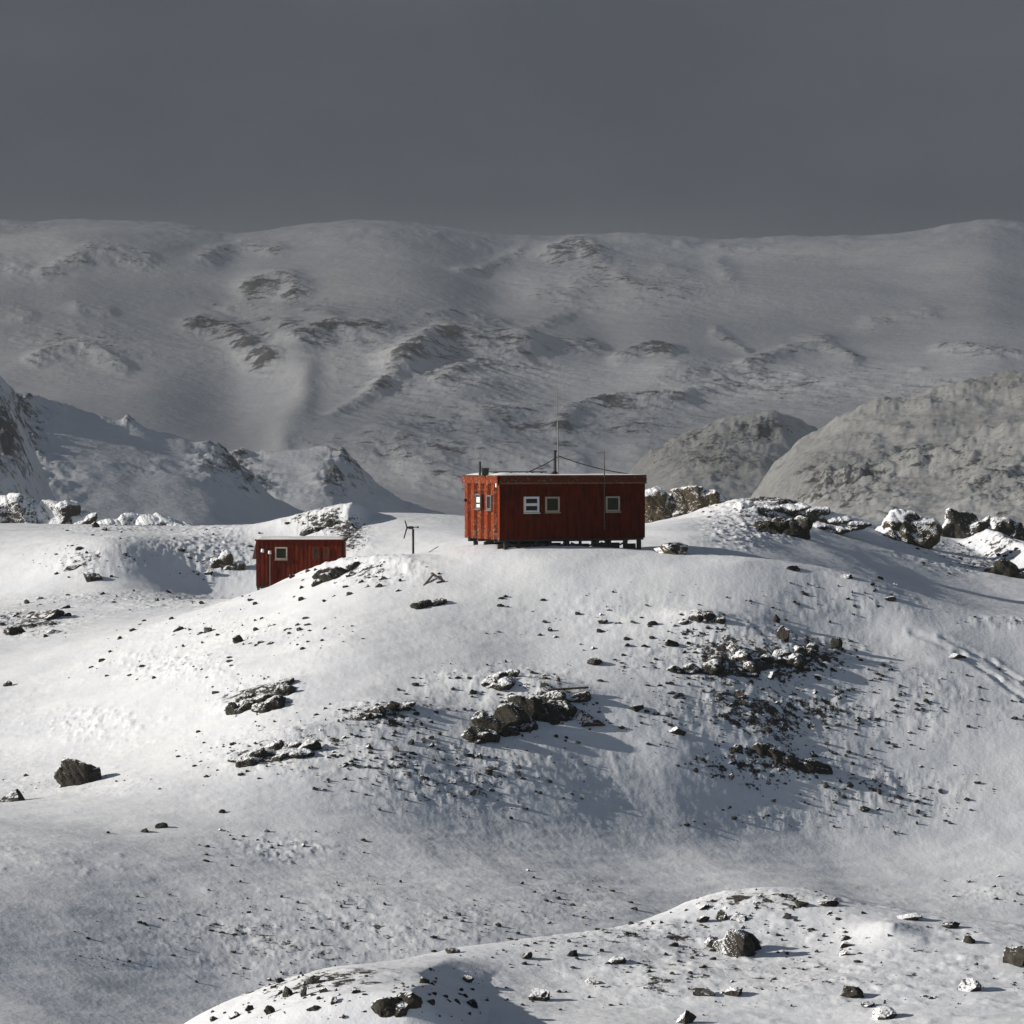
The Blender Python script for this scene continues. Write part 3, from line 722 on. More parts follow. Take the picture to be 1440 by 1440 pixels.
outcrop('rock_outcrop', [(950, 947, 24, 9), (975, 948, 26, 12), (995, 950, 20, 14, .2), (1010, 932, 19, 8)], 'jagged dark rocks at the lower end of the rock band', voxel=.045, seed=5)
outcrop('rock_outcrop', [(1030, 918, 22, 12), (1048, 940, 19, 20, -.15), (1060, 950, 19, 10, -.4), (1040, 952, 17, 8, -.3)], 'dark upright crag in the middle of the jagged band', voxel=.045, seed=6)
outcrop('rock_outcrop', [(1078, 932, 22, 9), (1098, 928, 24, 11), (1112, 938, 16, 11, -.5), (1125, 922, 19, 12), (1142, 916, 16, 9)], 'row of dark rocks under the perched round boulder', voxel=.045, seed=7)
outcrop('rock_outcrop', [(978, 876, 20, 9), (993, 874, 24, 12), (1008, 878, 22, 8), (962, 878, 16, 6)], 'low dark outcrop on the slope below and right of the big hut', voxel=.04, seed=8, rough=.06)
outcrop('rock_outcrop', [(1070, 1062, 28, 16, -.2), (1088, 1068, 30, 14, -.3), (1108, 1078, 26, 12, -.3), (1140, 1084, 30, 14, -.3), (1158, 1088, 26, 10, -.3)], 'descending dark rock strata low on the hill, beyond the snow bulge', voxel=.04, seed=9, rough=.07)
outcrop('rock_outcrop', [(685, 968, 28, 9, .3), (700, 958, 30, 10, .3), (718, 952, 26, 9, .25), (698, 972, 22, 9, .3), (712, 968, 20, 8)], 'cluster of small dark slabs above the split dark crag', voxel=.035, seed=10, rough=.05)
outcrop('rock_outcrop', [(515, 1012, 20, 8), (532, 1006, 22, 12), (550, 1002, 24, 12, .3), (572, 994, 26, 6, .35)], 'low half buried ledge between the sunny strata and the split crag', voxel=.035, seed=11, rough=.05)
outcrop('rock_outcrop', [(585, 857, 16, 8), (600, 854, 22, 10), (618, 850, 22, 7, .3)], 'small dark outcrop below the fallen planks', voxel=.035, seed=12, rough=.05)
outcrop('rock_outcrop', [(918, 734, 40, 46), (932, 732, 40, 38, .15), (950, 730, 46, 42), (968, 724, 50, 42, -.1), (986, 718, 44, 34), (1000, 712, 36, 24, -.15), (1014, 708, 26, 12), (925, 712, 24, 28)],
        'tall brown crag with snowy top behind the big hut', material='rock_tan', voxel=.05, rough=.10, nscale=1.1, flat=True, seed=27)
outcrop('rock_outcrop', [(1075, 744, 27, 12), (1092, 748, 31, 20), (1112, 748, 29, 18), (1130, 740, 26, 14), (1100, 760, 26, 9)], 'dark rock face on the end of the snowy ridge', voxel=.06, flat=True, seed=14, material='rock', rough=0.08, nscale=1.2)
outcrop('rock_outcrop', [(1050, 715, 34, 10), (1085, 718, 40, 8), (1115, 718, 40, 10), (1145, 724, 40, 10), (1175, 732, 40, 8), (1205, 742, 36, 8), (1150, 742, 34, 7), (1180, 748, 30, 6)],
        'snow plastered rubble along the crest of the ridge', material='rock_white', voxel=.06, flat=True, seed=15, rough=0.1, nscale=1.0)
outcrop('rock_outcrop', [(1335, 756, 34, 30), (1352, 754, 46, 40), (1378, 752, 48, 28, -.2), (1405, 750, 46, 24, -.3), (1430, 750, 40, 16, -.3)], 'long snowy outcrop sloping away beside the large capped boulder',
        material='rock_snowy', voxel=.08, flat=True, seed=16, rough=0.09, nscale=1.6)
outcrop('rock_outcrop', [(1395, 806, 30, 9), (1415, 804, 36, 16, -.2), (1435, 815, 34, 18, -.3), (1460, 822, 36, 16, -.3)], 'dark rubble hump at the edge of the sunlit hollow', voxel=.06, flat=True, seed=17, rough=.12)
outcrop('rock_outcrop', [(-30, 752, 90, 57), (10, 750, 75, 53), (40, 744, 75, 51), (70, 742, 66, 39), (95, 740, 60, 37, -.2), (115, 740, 45, 28, -.4)], 'large snowy outcrop on the skyline beyond the snow bank',
        material='rock_white', voxel=.09, seed=18, rough=0.14, nscale=1.2, d=216)
outcrop('rock_outcrop', [(160, 748, 56, 18), (190, 750, 62, 28), (220, 750, 62, 28), (245, 750, 56, 18, -.2), (268, 749, 36, 9, -.2)], 'long low snowy outcrop on the skyline behind the valley',
        material='rock_white', voxel=.08, seed=19, rough=0.12, nscale=1.2, d=206)
outcrop('rock_outcrop', [(432, 752, 22, 10), (448, 750, 28, 9), (470, 752, 30, 20, -.2), (488, 762, 30, 26), (502, 770, 28, 24)], 'dark rock face at the end of the snow bank above the small hut', voxel=.06, flat=True, seed=20, rough=.12)
outcrop('rock_outcrop', [(305, 800, 16, 16), (318, 792, 20, 18), (322, 810, 20, 14), (336, 800, 16, 10)], 'mottled rocks in the bank beside the small hut', material='rock_tan', voxel=.05, flat=True, seed=21, rough=.1)
outcrop('rock_outcrop', [(462, 818, 22, 12), (476, 812, 24, 14, .3), (494, 802, 24, 8, .3), (446, 824, 14, 8)], 'rubble pile in front of the small hut\'s lower corner', voxel=.04, seed=22, rough=.07)
outcrop('rock_outcrop', [(545, 1428, 40, 22), (575, 1420, 34, 18, -.2)], 'black rock ledge along the foot of the dark-sided mound', voxel=.03, seed=23, rough=.05)

# ---- the countable small stones, each a copy of one of nine shapes
LAND = [('the split dark crag', 740, 1010), ('the perched round boulder', 1102, 890), ('the tall rock tooth', 1178, 925), ('the sunny rock strata', 365, 980), ('the dim rock strata', 395, 1055),
        ('the big lone grey boulder', 108, 1090), ('the large craggy boulder', 1040, 1325), ('the dark-sided mound', 620, 1390), ('the drifted cone', 1250, 1315), ('the fallen planks', 605, 820),
        ('the small hut', 420, 800), ('the big hut', 780, 760), ('the wind turbine', 580, 765), ('the smooth snow bulge', 860, 1090), ('the descending strata', 1115, 1070), ('the largest valley rock', 62, 862),
        ('the wheel tracks', 1380, 950), ('the sunlit hollow', 1340, 830), ('the brown crag', 960, 705), ('the low outcrop under the hut', 985, 870), ('the speckled boulder', 1430, 1345), ('the buried ledge', 540, 1000),
        ('the cluster of slabs', 700, 960), ('the grey topped rock', 336, 898), ('the square knoll rock', 741, 1343), ('the lower knoll shoulder', 410, 1400), ('the snow bank', 130, 800), ('the shaded ridge', 1110, 740)]
# zones: (u, v, ru, rv, how many, smallest, largest)
ZST = [(1060, 985, 120, 45, 34, 6, 13), (1080, 1075, 110, 25, 14, 6, 14), (880, 890, 130, 35, 24, 6, 13), (480, 1060, 120, 35, 24, 6, 15), (640, 1080, 90, 45, 26, 6, 14), (700, 965, 70, 25, 10, 6, 12),
       (1240, 1110, 90, 35, 16, 7, 14), (1270, 990, 80, 40, 10, 6, 11), (330, 885, 120, 22, 20, 6, 11), (470, 825, 90, 20, 18, 6, 12), (1190, 835, 110, 22, 14, 6, 12), (1090, 1285, 120, 22, 22, 7, 15),
       (900, 1335, 120, 35, 14, 7, 14), (420, 1395, 60, 18, 12, 6, 11), (600, 1400, 60, 22, 10, 7, 13), (1100, 1370, 160, 40, 14, 6, 12), (60, 870, 70, 25, 10, 6, 12), (200, 845, 90, 12, 8, 5, 10),
       (220, 940, 90, 25, 6, 5, 8), (300, 1170, 150, 40, 8, 8, 16), (1390, 1250, 60, 18, 6, 6, 10), (560, 1010, 60, 20, 8, 6, 12), (760, 1245, 60, 20, 4, 6, 10)]
taken = []
cand = []
for zi, (u, v, ru, rv, n_, s0, s1) in enumerate(ZST):
    k = 0
    for _ in range(n_ * 8):
        if k >= n_: break
        a, r_ = random.uniform(0, 2 * math.pi), math.sqrt(random.random()) * 1.1
        uu, vv_ = u + math.cos(a) * r_ * ru, v + math.sin(a) * r_ * rv
        if not (-20 < uu < 1460 and vv_ < 1438): continue
        sz = s0 + (s1 - s0) * random.random() ** 1.8
        if any(abs(uu - t[0]) < (sz + t[2]) * .5 and abs(vv_ - t[1]) < (sz + t[2]) * .4 for t in taken): continue
        taken.append((uu, vv_, sz)); cand.append((uu, vv_, sz)); k += 1
ORD = ['nearest', 'second nearest', 'third nearest', 'fourth nearest', 'fifth nearest', 'sixth nearest', 'seventh nearest', 'eighth nearest', 'ninth nearest', 'tenth nearest', 'eleventh nearest', 'twelfth nearest',
       'thirteenth nearest', 'fourteenth nearest', 'fifteenth nearest', 'sixteenth nearest', 'seventeenth nearest', 'eighteenth nearest', 'nineteenth nearest', 'twentieth nearest']
buck = {}
for c in cand:
    li = min(range(len(LAND)), key=lambda i: (LAND[i][1] - c[0]) ** 2 + 2.5 * (LAND[i][2] - c[1]) ** 2)
    du, dv = c[0] - LAND[li][1], c[1] - LAND[li][2]
    side = ('below' if dv > 0 else 'above') if abs(dv) > .55 * abs(du) else ('to the right of' if du > 0 else 'to the left of')
    buck.setdefault((li, side), []).append((du * du + dv * dv, c))
WRD = ['small dark stone', 'dark stone']
for (li, side), lst in buck.items():
    lst.sort(key=lambda t: t[0])
    for k, (_, (uu, vv_, sz)) in enumerate(lst):
        i = random.randrange(9)
        sz_w = 'bigger dark stone' if sz > 11 else 'small dark stone'
        hh = sz * random.uniform(.4, .7)
        wd = sz * random.uniform(.95, 1.5)
        ST(uu, vv_, wd, hh, '%s, %s one %s %s' % (sz_w, ORD[min(k, 19)], side, LAND[li][0]), 'stone', mesh=STONES[i], group='loose stones on the snowy slopes',
           sink=random.uniform(.3, .58), tilt=random.uniform(-.3, .35), rz=random.uniform(0, 6.28), dep=random.uniform(.7, 1.0))

# ---- gravel and stone chips that nobody could count
pv, pf, nn = [], [], 0
for (u, v, ru, rv, a, d0, d1) in ZON:
    cnt = int(a * ru * rv / 20)
    for _ in range(cnt):
        an, r_ = random.uniform(0, 2 * math.pi), math.sqrt(random.random()) * 1.25
        uu, vv_ = u + math.cos(an) * r_ * ru, v + math.sin(an) * r_ * rv
        if float(perlin(uu / 34, vv_ / 20, 3)) < -.12: continue
        g = NG.hit(uu, vv_, max(29, d0 - 2), d1)
        if g is None or g[1] > d1 or g[1] < d0: continue
        s_ = g[1] / F * (1.5 + 6.0 * random.random() ** 3.0)
        bv, bf = ICO[2]
        q = bv * np.random.RandomState(random.randrange(10000)).uniform(.6, 1.25, (len(bv), 1)) * np.array([s_ * random.uniform(.5, .9), s_ * random.uniform(.4, .7), s_ * random.uniform(.28, .5)])
        c, s2 = math.cos(an), math.sin(an)
        q = np.stack([q[:, 0] * c - q[:, 1] * s2 * .5, q[:, 0] * s2 * .5 + q[:, 1] * c, q[:, 2]], 1)
        pv.append(q + g + np.array([0, 0, s_ * .08])); pf.append(bf + nn); nn += len(bv)
me = raw_mesh('gravel', np.concatenate(pv), np.concatenate(pf), False)
o = link('gravel', me, None, M['rock_small'])
tag(o, 'fine dark stone chips and gravel strewn over the snow', None, None, 'stuff')

# ------------------------------------------------------------------ the big hut
TH_ = R(25); L_, D_ = 6.80, 3.47
c0 = W(703, 668, 118.0)
top_z = c0[2]; base_z = W(703, 759, 118.0)[2]
gz = float(NG.h(c0[0], c0[1])) - .05
hut = empty('red_hut', (c0[0], c0[1], gz), TH_)
tag(hut, 'large weathered red flat-roofed hut on stilts on top of the snowy hill', 'hut')
zb, zt = base_z - gz, top_z - gz
H_ = zt - zb
def ribbed(x_len, z0, z1, pitch, depth, axis, off, sign, jag=0.0):
    """ribbed sheet wall: trapezoid ribs along its length, given thickness"""
    prof = []; t = 0.0
    while t < x_len - 1e-6:
        e = min(t + pitch, x_len)
        for fr, dp in ((0, 0), (.34, 0), (.46, 1), (.88, 1), (1.0, 0)):
            q = t + fr * pitch
            if q <= x_len + 1e-6: prof.append((q, dp * depth))
        t = e
    out = [prof[0]]
    for q in prof[1:]:
        if q[0] - out[-1][0] > 1e-4: out.append(q)
    mb = MB()
    pts = [(a, off + sign * b) for a, b in out] + [(x_len, off - sign * .06), (0, off - sign * .06)]
    if axis == 'x': poly = pts
    else: poly = [(b, a) for a, b in pts]
    mb.prism(poly, 2, z0, z1)
    return mb
fz = .37                                                            # depth of the fascia band
ribbed(L_, zb, zt - fz, .21, .009, 'x', 0.0, -1).build('front_wall', M['red'], hut)
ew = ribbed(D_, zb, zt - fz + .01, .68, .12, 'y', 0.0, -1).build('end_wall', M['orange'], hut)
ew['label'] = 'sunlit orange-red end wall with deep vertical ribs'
MB().box(.065, L_ - .065, .065, D_, zb + .003, zt - .10).build('core_wall', M['red'], hut)
ribbed(D_, zb, zt - fz, .21, .018, 'y', L_ - .06, 1).build('side_wall', M['red'], hut)
rf = MB(); rf.box(-.14, L_ + .05, -.05, D_ + .06, zt - .095, zt - .012, .012); roof = rf.build('roof', M['fascia'], hut)
fb = MB()
fb.box(-.03, L_ + .045, -.045, -.004, zt - fz, zt - .098, .006); fb.box(-.03, L_ + .055, -.065, -.046, zt - .22, zt - .18)
fb.build('fascia', M['fascia'], roof)
MB().box(-.03, L_ + .055, -.062, -.046, zt - fz - .012, zt - fz + .05).build('trim_board', M['trim'], roof)
MB().box(-.145, -.105, -.045, D_ + .05, zt - fz, zt - .098, .006).build('end_fascia', M['orange'], roof)
MB().box(L_ + .02, L_ + .06, 0, D_, zt - fz, zt - .1, .006).build('end_fascia', M['fascia'], roof)
# snow lying on the roof
gx, gy = 60, 26
sv = []
for j in range(gy + 1):
    for i in range(gx + 1):
        x, y = -.12 + (L_ + .12) * i / gx, -.02 + (D_ + .02) * j / gy
        e = min(i, gx - i, 4) / 4 * min(j, gy - j, 3) / 3
        hgt = .012 + e * (.012 + .05 * max(0, mnoise.noise((x * .9, y * .9, 3.1))) + .06 * max(0, min(1, (2.8 - x) / 1.2)))
        if (i in (0, gx) or j in (0, gy)): hgt = -.012
        sv.append((x, y, zt - .01 + hgt))
sf = [(j * (gx + 1) + i, j * (gx + 1) + i + 1, (j + 1) * (gx + 1) + i + 1, (j + 1) * (gx + 1) + i) for j in range(gy) for i in range(gx)]
link('roof_snow', raw_mesh('roof_snow', sv, sf), roof, M['snowcap'])

def window(parent, xc, zc, w, h, fm, y=-.02, bar=False, fr=.07, name='window', axis='x'):
    """framed window set proud of the wall, with a pane and an optional glazing bar"""
    def bx(mb, a0, a1, y0, y1, z0, z1):
        if axis == 'x': mb.box(a0, a1, y0, y1, z0, z1, .006)
        else: mb.box(y0, y1, a0, a1, z0, z1, .006)
    mb = MB(); x0, x1, z0, z1 = xc - w / 2, xc + w / 2, zc - h / 2, zc + h / 2
    bx(mb, x0, x0 + fr, y - .05, y + .03, z0, z1); bx(mb, x1 - fr, x1, y - .05, y + .03, z0, z1)
    bx(mb, x0 + fr, x1 - fr, y - .047, y + .03, z1 - fr, z1); bx(mb, x0 + fr, x1 - fr, y - .047, y + .03, z0, z0 + fr)
    if bar: bx(mb, x0 + fr, x1 - fr, y - .044, y + .03, zc - .055, zc + .055)
    f = mb.build(name, fm, parent)
    pb = MB(); bx(pb, x0 + fr, x1 - fr, y - .012, y + .015, z0 + fr, z1 - fr); pb.build('pane', M['glass'], f)
    sb = MB(); bx(sb, x0 - .04, x1 + .04, y - .085, y - .052, z0 - .05, z0 - .012); sb.build('sill', fm, f)
    return f
sx = L_ * 1.0 / 204.0
zc = lambda v: (HOR - v) / F * 119.5 - gz
window(hut, (746 - 703) * sx, zc(709), .70, .66, M['white'], bar=True, fr=.085)
window(hut, (775 - 703) * sx, zc(709), .66, .64, M['wood_pale'])
window(hut, (860 - 703) * sx, zc(709), .66, .64, M['wood_pale'])
w1 = window(hut, 1.85, zc(705), .55, .62, M['steel'], y=-.135, axis='y', fr=.06)
bl = MB(); bl.box(-.158, -.150, 1.66, 2.02, zc(706) - .02, zc(706) + .21); bl.box(-.158, -.150, 1.66, 2.02, zc(711) - .13, zc(711) + .06); bl.build('white_panel', M['white'], w1)  # two flat white panels where this window shows white
window(hut, .72, zc(706), .48, .62, M['steel'], y=-.135, axis='y', fr=.07)
# stilts, skids and cross braces
for x in (.35, 1.75, 3.2, 4.6, 5.95, L_ - .2):
    for y in (.2, D_ - .25):
        MB().box(x - .08, x + .08, y - .08, y + .08, -.45, zb - .095 if y < 1 else zb - .155, .008).build('stilt', M['black'], hut)
MB().box(.02, L_ - .02, .1, .28, zb - .09, zb - .004, .01).build('skid_beam', M['black'], hut)
MB().box(.02, L_ - .02, D_ - .34, D_ - .16, zb - .15, zb - .004, .01).build('skid_beam', M['black'], hut)
for k, (x0_, x1_, z0_) in enumerate(((.1, 1.6, -.05), (1.9, 3.05, -.02), (3.35, 4.4, -.08), (4.75, 5.8, -.05), (6.05, 6.6, -.1))):
    MB().box(x0_, x1_, .42 + .05 * (k % 3), .52 + .05 * (k % 3), -.45, zb - .15 + z0_, .008).build('wind_board', M['wood'], hut)
for x in (1.05, 2.5, 3.9, 5.3): MB().box(x - .05, x + .05, .32, .42, -.45, zb - .095, .006).build('stilt', M['wood'], hut)
for a, b_ in ((.4, 1.7), (1.85, 3.1), (3.3, 4.5), (4.7, 5.9)):
    MB().beam((a, .08, -.12), (b_, .08, zb - .17), .05, .07).build('brace', M['black'], hut)
    MB().beam((a, .03, zb - .17), (b_, .03, -.12), .05, .07).build('brace', M['black'], hut)
for y in (1.0, 1.9, 2.7): MB().box(.2, L_ - .3, y - .06, y + .06, zb - .14, zb - .003).build('floor_joist', M['wood'], hut)
MB().box(.3, 3.4, 2.2, 2.3, -.4, zb - .155).build('wind_board', M['black'], hut)
# on the roof
xr = lambda u, y: ((u - 720) / F * (118 + 1.6 + y) - c0[0] + y * math.sin(TH_)) / math.cos(TH_)
zr = lambda v: (HOR - v) / F * 120 - gz
ch = MB(); x = xr(780, 1.7); ch.tube((x, 1.7, zt - .02), (x, 1.7, zr(634)), .062, n=14); ch.tube((x, 1.7, zr(636)), (x, 1.7, zr(633)), .085, n=14)
chim = ch.build('stove_pipe', M['black'], hut)
fl = MB(); fl.tube((x, 1.7, zt - .02), (x, 1.7, zt + .14), .22, .09, n=14); fl.build('flashing', M['black'], chim)
xm = xr(785, 1.5)
MB().tube((xm, 1.5, zt - .02), (xm - .03, 1.5, zr(596)), .026, n=8).tube((xm - .03, 1.5, zr(596)), (xm - .09, 1.5, zr(540)), .017, .011, n=8).tube((xm - .03, 1.5, zr(600)), (xm - .03, 1.5, zr(594)), .03, n=8).build('radio_mast', M['steel'], hut)
def sag(a, b, drop, r, n=10):
    a, b = Vector(a), Vector(b); mb = MB(); pr = a
    for i in range(1, n + 1):
        t = i / n; q = a.lerp(b, t); q.z -= drop * 4 * t * (1 - t)
        mb.tube(pr, q, r, n=6); pr = q
    return mb
sag((xm, 1.5, zr(642)), (xr(735, 2.0), 2.0, zt + .02), .05, .02).build('guy_wire', M['black'], hut)
sag((xm, 1.5, zr(641)), (L_ - .3, .9, zt + .02), .10, .02).build('guy_wire', M['black'], hut)
xa = (847 - 703) * sx
MB().tube((xa, -.11, zb + .35), (xa, -.11, zr(655)), .026, n=8).tube((xa, -.11, zr(655)), (xa, -.11, zr(634)), .018, .013, n=8).box(xa - .03, xa + .03, -.14, -.02, zb + .5, zb + .54).box(xa - .03, xa + .03, -.14, -.06, zt - .5, zt - .46).build('antenna_pole', M['wood'], hut)
x = xr(675.5, 1.2); MB().tube((x, 1.2, zt - .02), (x, 1.2, zr(649)), .05, n=12).build('vent_pipe', M['black'], hut)
x = xr(683, 1.2); MB().box(x - .12, x + .12, 1.1, 1.34, zt - .02, zr(658.5), .01).box(x - .14, x + .14, 1.08, 1.36, zr(659), zr(658)).build('vent_box', M['black'], hut)
x0, x1 = xr(690, 1.8), xr(762, 1.8)
sp_ = MB(); sp_.box(x0, x1, 1.3, 2.5, zt + .10, zt + .135, .008); pan = sp_.build('roof_panel', M['black'], hut)
fm = MB()
for x in (x0 + .2, (x0 + x1) / 2, x1 - .2): fm.box(x - .03, x + .03, 1.4, 1.46, zt - .02, zt + .097); fm.box(x - .03, x + .03, 2.3, 2.36, zt - .02, zt + .097)
fm.build('panel_foot', M['steel'], pan)
MB().box(-.22, -.12, 3.1, 3.18, zc(704) - .06, zc(704) + .06).build('hinge', M['black'], hut)
MB().box(-.17, -.122, .0, .1, zt - fz - .14, zt - fz + .02, .006).build('bracket', M['white'], hut)

# ------------------------------------------------------------------ the small hut
d2 = 158.0
q0 = W(360, 758, d2); px = d2 / F
gz2 = W(360, 833, d2)[2]
hut2 = empty('red_cabin', (q0[0], d2, gz2), 0.0)
tag(hut2, 'small weathered red cabin half hidden by the slope of the hill', 'cabin')
L2, D2_ = 124 * px, 2.6
zt2 = q0[2] - gz2; zb2 = W(360, 824, d2)[2] - gz2
ribbed(L2, zb2, zt2 - .1, .24, .009, 'x', 0.0, -1).build('front_wall', M['red'], hut2)
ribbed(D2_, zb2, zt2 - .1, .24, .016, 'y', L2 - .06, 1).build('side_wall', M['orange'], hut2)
MB().box(.02, L2 - .065, .065, D2_, zb2 + .003, zt2 - .1).build('core_wall', M['red'], hut2)
rf = MB(); rf.prism([(-.12, zt2 - .1), (D2_ + .1, zt2 - .1), (D2_ + .1, zt2 + .02), (-.12, zt2 - .02)], 0, -.06, L2 + .06); roof2 = rf.build('roof', M['red'], hut2)
gx, gy = 40, 16; sv = []
for j in range(gy + 1):
    for i in range(gx + 1):
        x, y = -.05 + (L2 + .1) * i / gx, -.11 + (D2_ + .2) * j / gy
        hgt = .07 + .03 * mnoise.noise((x * .9, y * .9, 9.1))
        if (i in (0, gx) or j in (0, gy)): hgt = -.03
        sv.append((x, y, zt2 - .02 + .04 * (y + .12) / (D2_ + .22) + hgt))
sf = [(j * (gx + 1) + i, j * (gx + 1) + i + 1, (j + 1) * (gx + 1) + i + 1, (j + 1) * (gx + 1) + i) for j in range(gy) for i in range(gx)]
link('roof_snow', raw_mesh('roof_snow', sv, sf), roof2, M['snowcap'])
# sloping lean-to hood over the end
MB().prism([(.0, zt2 - .12), (.0, zt2 - 1.12), (-.22, zt2 - 1.12)], 1, .05, D2_ - .1).build('porch_hood', M['wood'], hut2)
zc2 = lambda v: (HOR - v) / F * d2 - gz2
window(hut2, (395.5 - 360) * px, zc2(778), .68, .68, M['wood_pale'], fr=.075)
s1 = window(hut2, (444 - 360) * px, zc2(778), .42, .72, M['shutter'], fr=.12)
window(hut2, (459 - 360) * px, zc2(778), .38, .72, M['shutter'], fr=.13)
window(hut2, 1.0, zc2(771), .5, .55, M['wood_pale'], y=-(L2 + .03), axis='y') if False else None
wv = MB(); wv.box(L2 + .0, L2 + .05, .7, 1.2, zc2(780), zc2(766), .006); f = wv.build('window', M['wood_pale'], hut2)
pv2 = MB(); pv2.box(L2 + .045, L2 + .058, .76, 1.14, zc2(779), zc2(767)); pv2.build('pane', M['glass'], f)
for (u, v, r_) in ((369.5, 774, .085), (379.5, 776.5, .085)):
    x = (u - 360) * px
    lm = MB(); lm.tube((x, -.02, zc2(v)), (x, -.16, zc2(v) - .02), .04, n=10); l_ = lm.build('lamp_arm', M['steel'], hut2)
    lb = MB(); lb.tube((x, -.15, zc2(v) + .07), (x, -.20, zc2(v) - .09), r_, r_ * 1.15, n=14); lb.build('lamp_shade', M['white'], l_)
x = (380 - 360) * px
MB().tube((x, -.07, zb2 - .2), (x, -.07, zc2(780)), .04, n=10).build('drain_pipe', M['wood'], hut2)
for x, mm in ((.12, 'wood'), (.33, 'wood_pale'), (.58, 'black'), (1.5, 'black'), (2.6, 'black'), (3.7, 'black'), (L2 - .2, 'black')):
    for y in (.12, D2_ - .2):
        MB().box(x - .07, x + .07, y - .07, y + .07, -.5, zb2 - .125).build('stilt', M[mm if y < 1 else 'black'], hut2)
MB().box(.02, L2 - .02, .05, .2, zb2 - .12, zb2 - .004).build('skid_beam', M['black'], hut2)
MB().box(.02, L2 - .02, D2_ - .3, D2_ - .15, zb2 - .12, zb2 - .004).build('skid_beam', M['black'], hut2)
MB().box(.7, L2 - .1, .5, .58, -.4, zb2 - .125).build('wind_board', M['wood'], hut2)

# ------------------------------------------------------------------ wind turbine by the hill edge
dt = 128.0; px = dt / F
g = W(581, 776, dt); gz3 = float(NG.h(g[0], dt))
tb = empty('wind_turbine', (g[0], dt, gz3), 0); tag(tb, 'small dark wind turbine on a short post at the hill edge between the huts', 'turbine')
T = lambda u, v, y=0: (((u - 581) * px), y, (HOR - v) / F * dt - gz3)
MB().tube((0, 0, -.3), T(581, 744), .055, .05, n=12).build('post', M['black'], tb)
MB().box(*[T(574, 0)[0], T(582, 0)[0]], -.09, .09, T(0, 744)[2], T(0, 740)[2], .03).tube(T(582, 741.5), T(587, 741), .02, n=8).build('generator', M['black'], tb)
MB().prism([(T(585, 0)[0], T(0, 741.7)[2]), (T(589, 0)[0], T(0, 743)[2]), (T(589, 0)[0], T(0, 740)[2]), (T(585, 0)[0], T(0, 740.6)[2])], 1, -.012, .012).build('tail_vane', M['black'], tb)
rot = MB(); rot.tube(T(574.5, 742), T(571.8, 742), .06, .03, n=12); rotor = rot.build('rotor_hub', M['black'], tb)
for (u, v, y) in ((570, 732, -.10), (568.5, 757, -.22), (571.5, 744, .55)):
    a, b_ = Vector(T(572.6, 742)), Vector(T(u, v, y)); dd = (b_ - a)
    mb = MB(); nrm = dd.cross(Vector((1, 0, 0))).normalized()
    pts = [(a, .03), (a + dd * .2, .075), (a + dd * .6, .06), (b_, .028)]
    rows = []
    for p_, w_ in pts:
        rows.append([mb.bm.verts.new(p_ + nrm * w_ + Vector((.015, 0, 0))), mb.bm.verts.new(p_ - nrm * w_ + Vector((.015, 0, 0))), mb.bm.verts.new(p_ - nrm * w_ - Vector((.03, 0, 0))), mb.bm.verts.new(p_ + nrm * w_ - Vector((.03, 0, 0)))])
    for r0, r1 in zip(rows[:-1], rows[1:]):
        for i in range(4): mb.bm.faces.new((r0[i], r0[(i + 1) % 4], r1[(i + 1) % 4], r1[i]))
    mb.bm.faces.new(rows[0]); mb.bm.faces.new(rows[-1][::-1])
    mb.build('rotor_blade', M['black'], rotor)

# ------------------------------------------------------------------ loose timber and poles
def timber(name, pts, w, h, label, cat, material='wood'):
    """one plank from ground hit to ground hit, given (u, v, lift in metres)"""
    P_ = []
    for (u, v, lift) in pts:
        g = NG.hit(u, v); P_.append(Vector(g) + Vector((0, 0, lift)))
    a, b_ = P_
    o = MB().beam((0, 0, 0), b_ - a, w, h).build(name, M[material]); o.location = a
    return tag(o, label, cat)
dpl = 111.0
def stick(name, p0, p1, w, h, label, cat, material='wood'):
    a, b_ = Vector(p0), Vector(p1)
    o = MB().beam((0, 0, 0), b_ - a, w, h).build(name, M[material]); o.location = a
    return tag(o, label, cat)
ga = NG.hit(609, 815)
if ga is not None:
    dpl = ga[1]
stick('plank', NG.hit(584, 834) - np.array([0, 0, .12]), W(610, 807, dpl + .25), .07, .05, 'long pale plank leaning up out of the snow below the turbine', 'plank')
stick('plank', W(607, 806, dpl + .30), NG.hit(626, 818) - np.array([0, 0, .06]), .10, .07, 'short dark plank crossing the long leaning plank', 'plank')
stick('plank', NG.hit(614, 822) + np.array([0, 0, .02]), NG.hit(625, 818.5) + np.array([0, 0, .04]), .08, .06, 'broken end of plank lying under the crossed planks', 'plank')
stick('beam', NG.hit(770, 978) + np.array([0, 0, .12]), NG.hit(827, 975) + np.array([0, 0, .16]), .10, .07, 'straight timber beam lying across the top of the split dark crag', 'beam')
g = NG.hit(433, 742)
if g is not None: stick('marker_pole', g - np.array([0, 0, .3]), g + np.array([.02, 0, 20 * g[1] / F]), .035, .035, 'thin marker pole standing in the snow on top of the bank', 'pole', 'steel')
g = NG.hit(610, 776) 
if g is not None: stick('stick', g - np.array([.25, 0, .05]), g + np.array([.2, 0, .22]), .03, .03, 'thin stick poking out of the snow beside the turbine', 'stick')
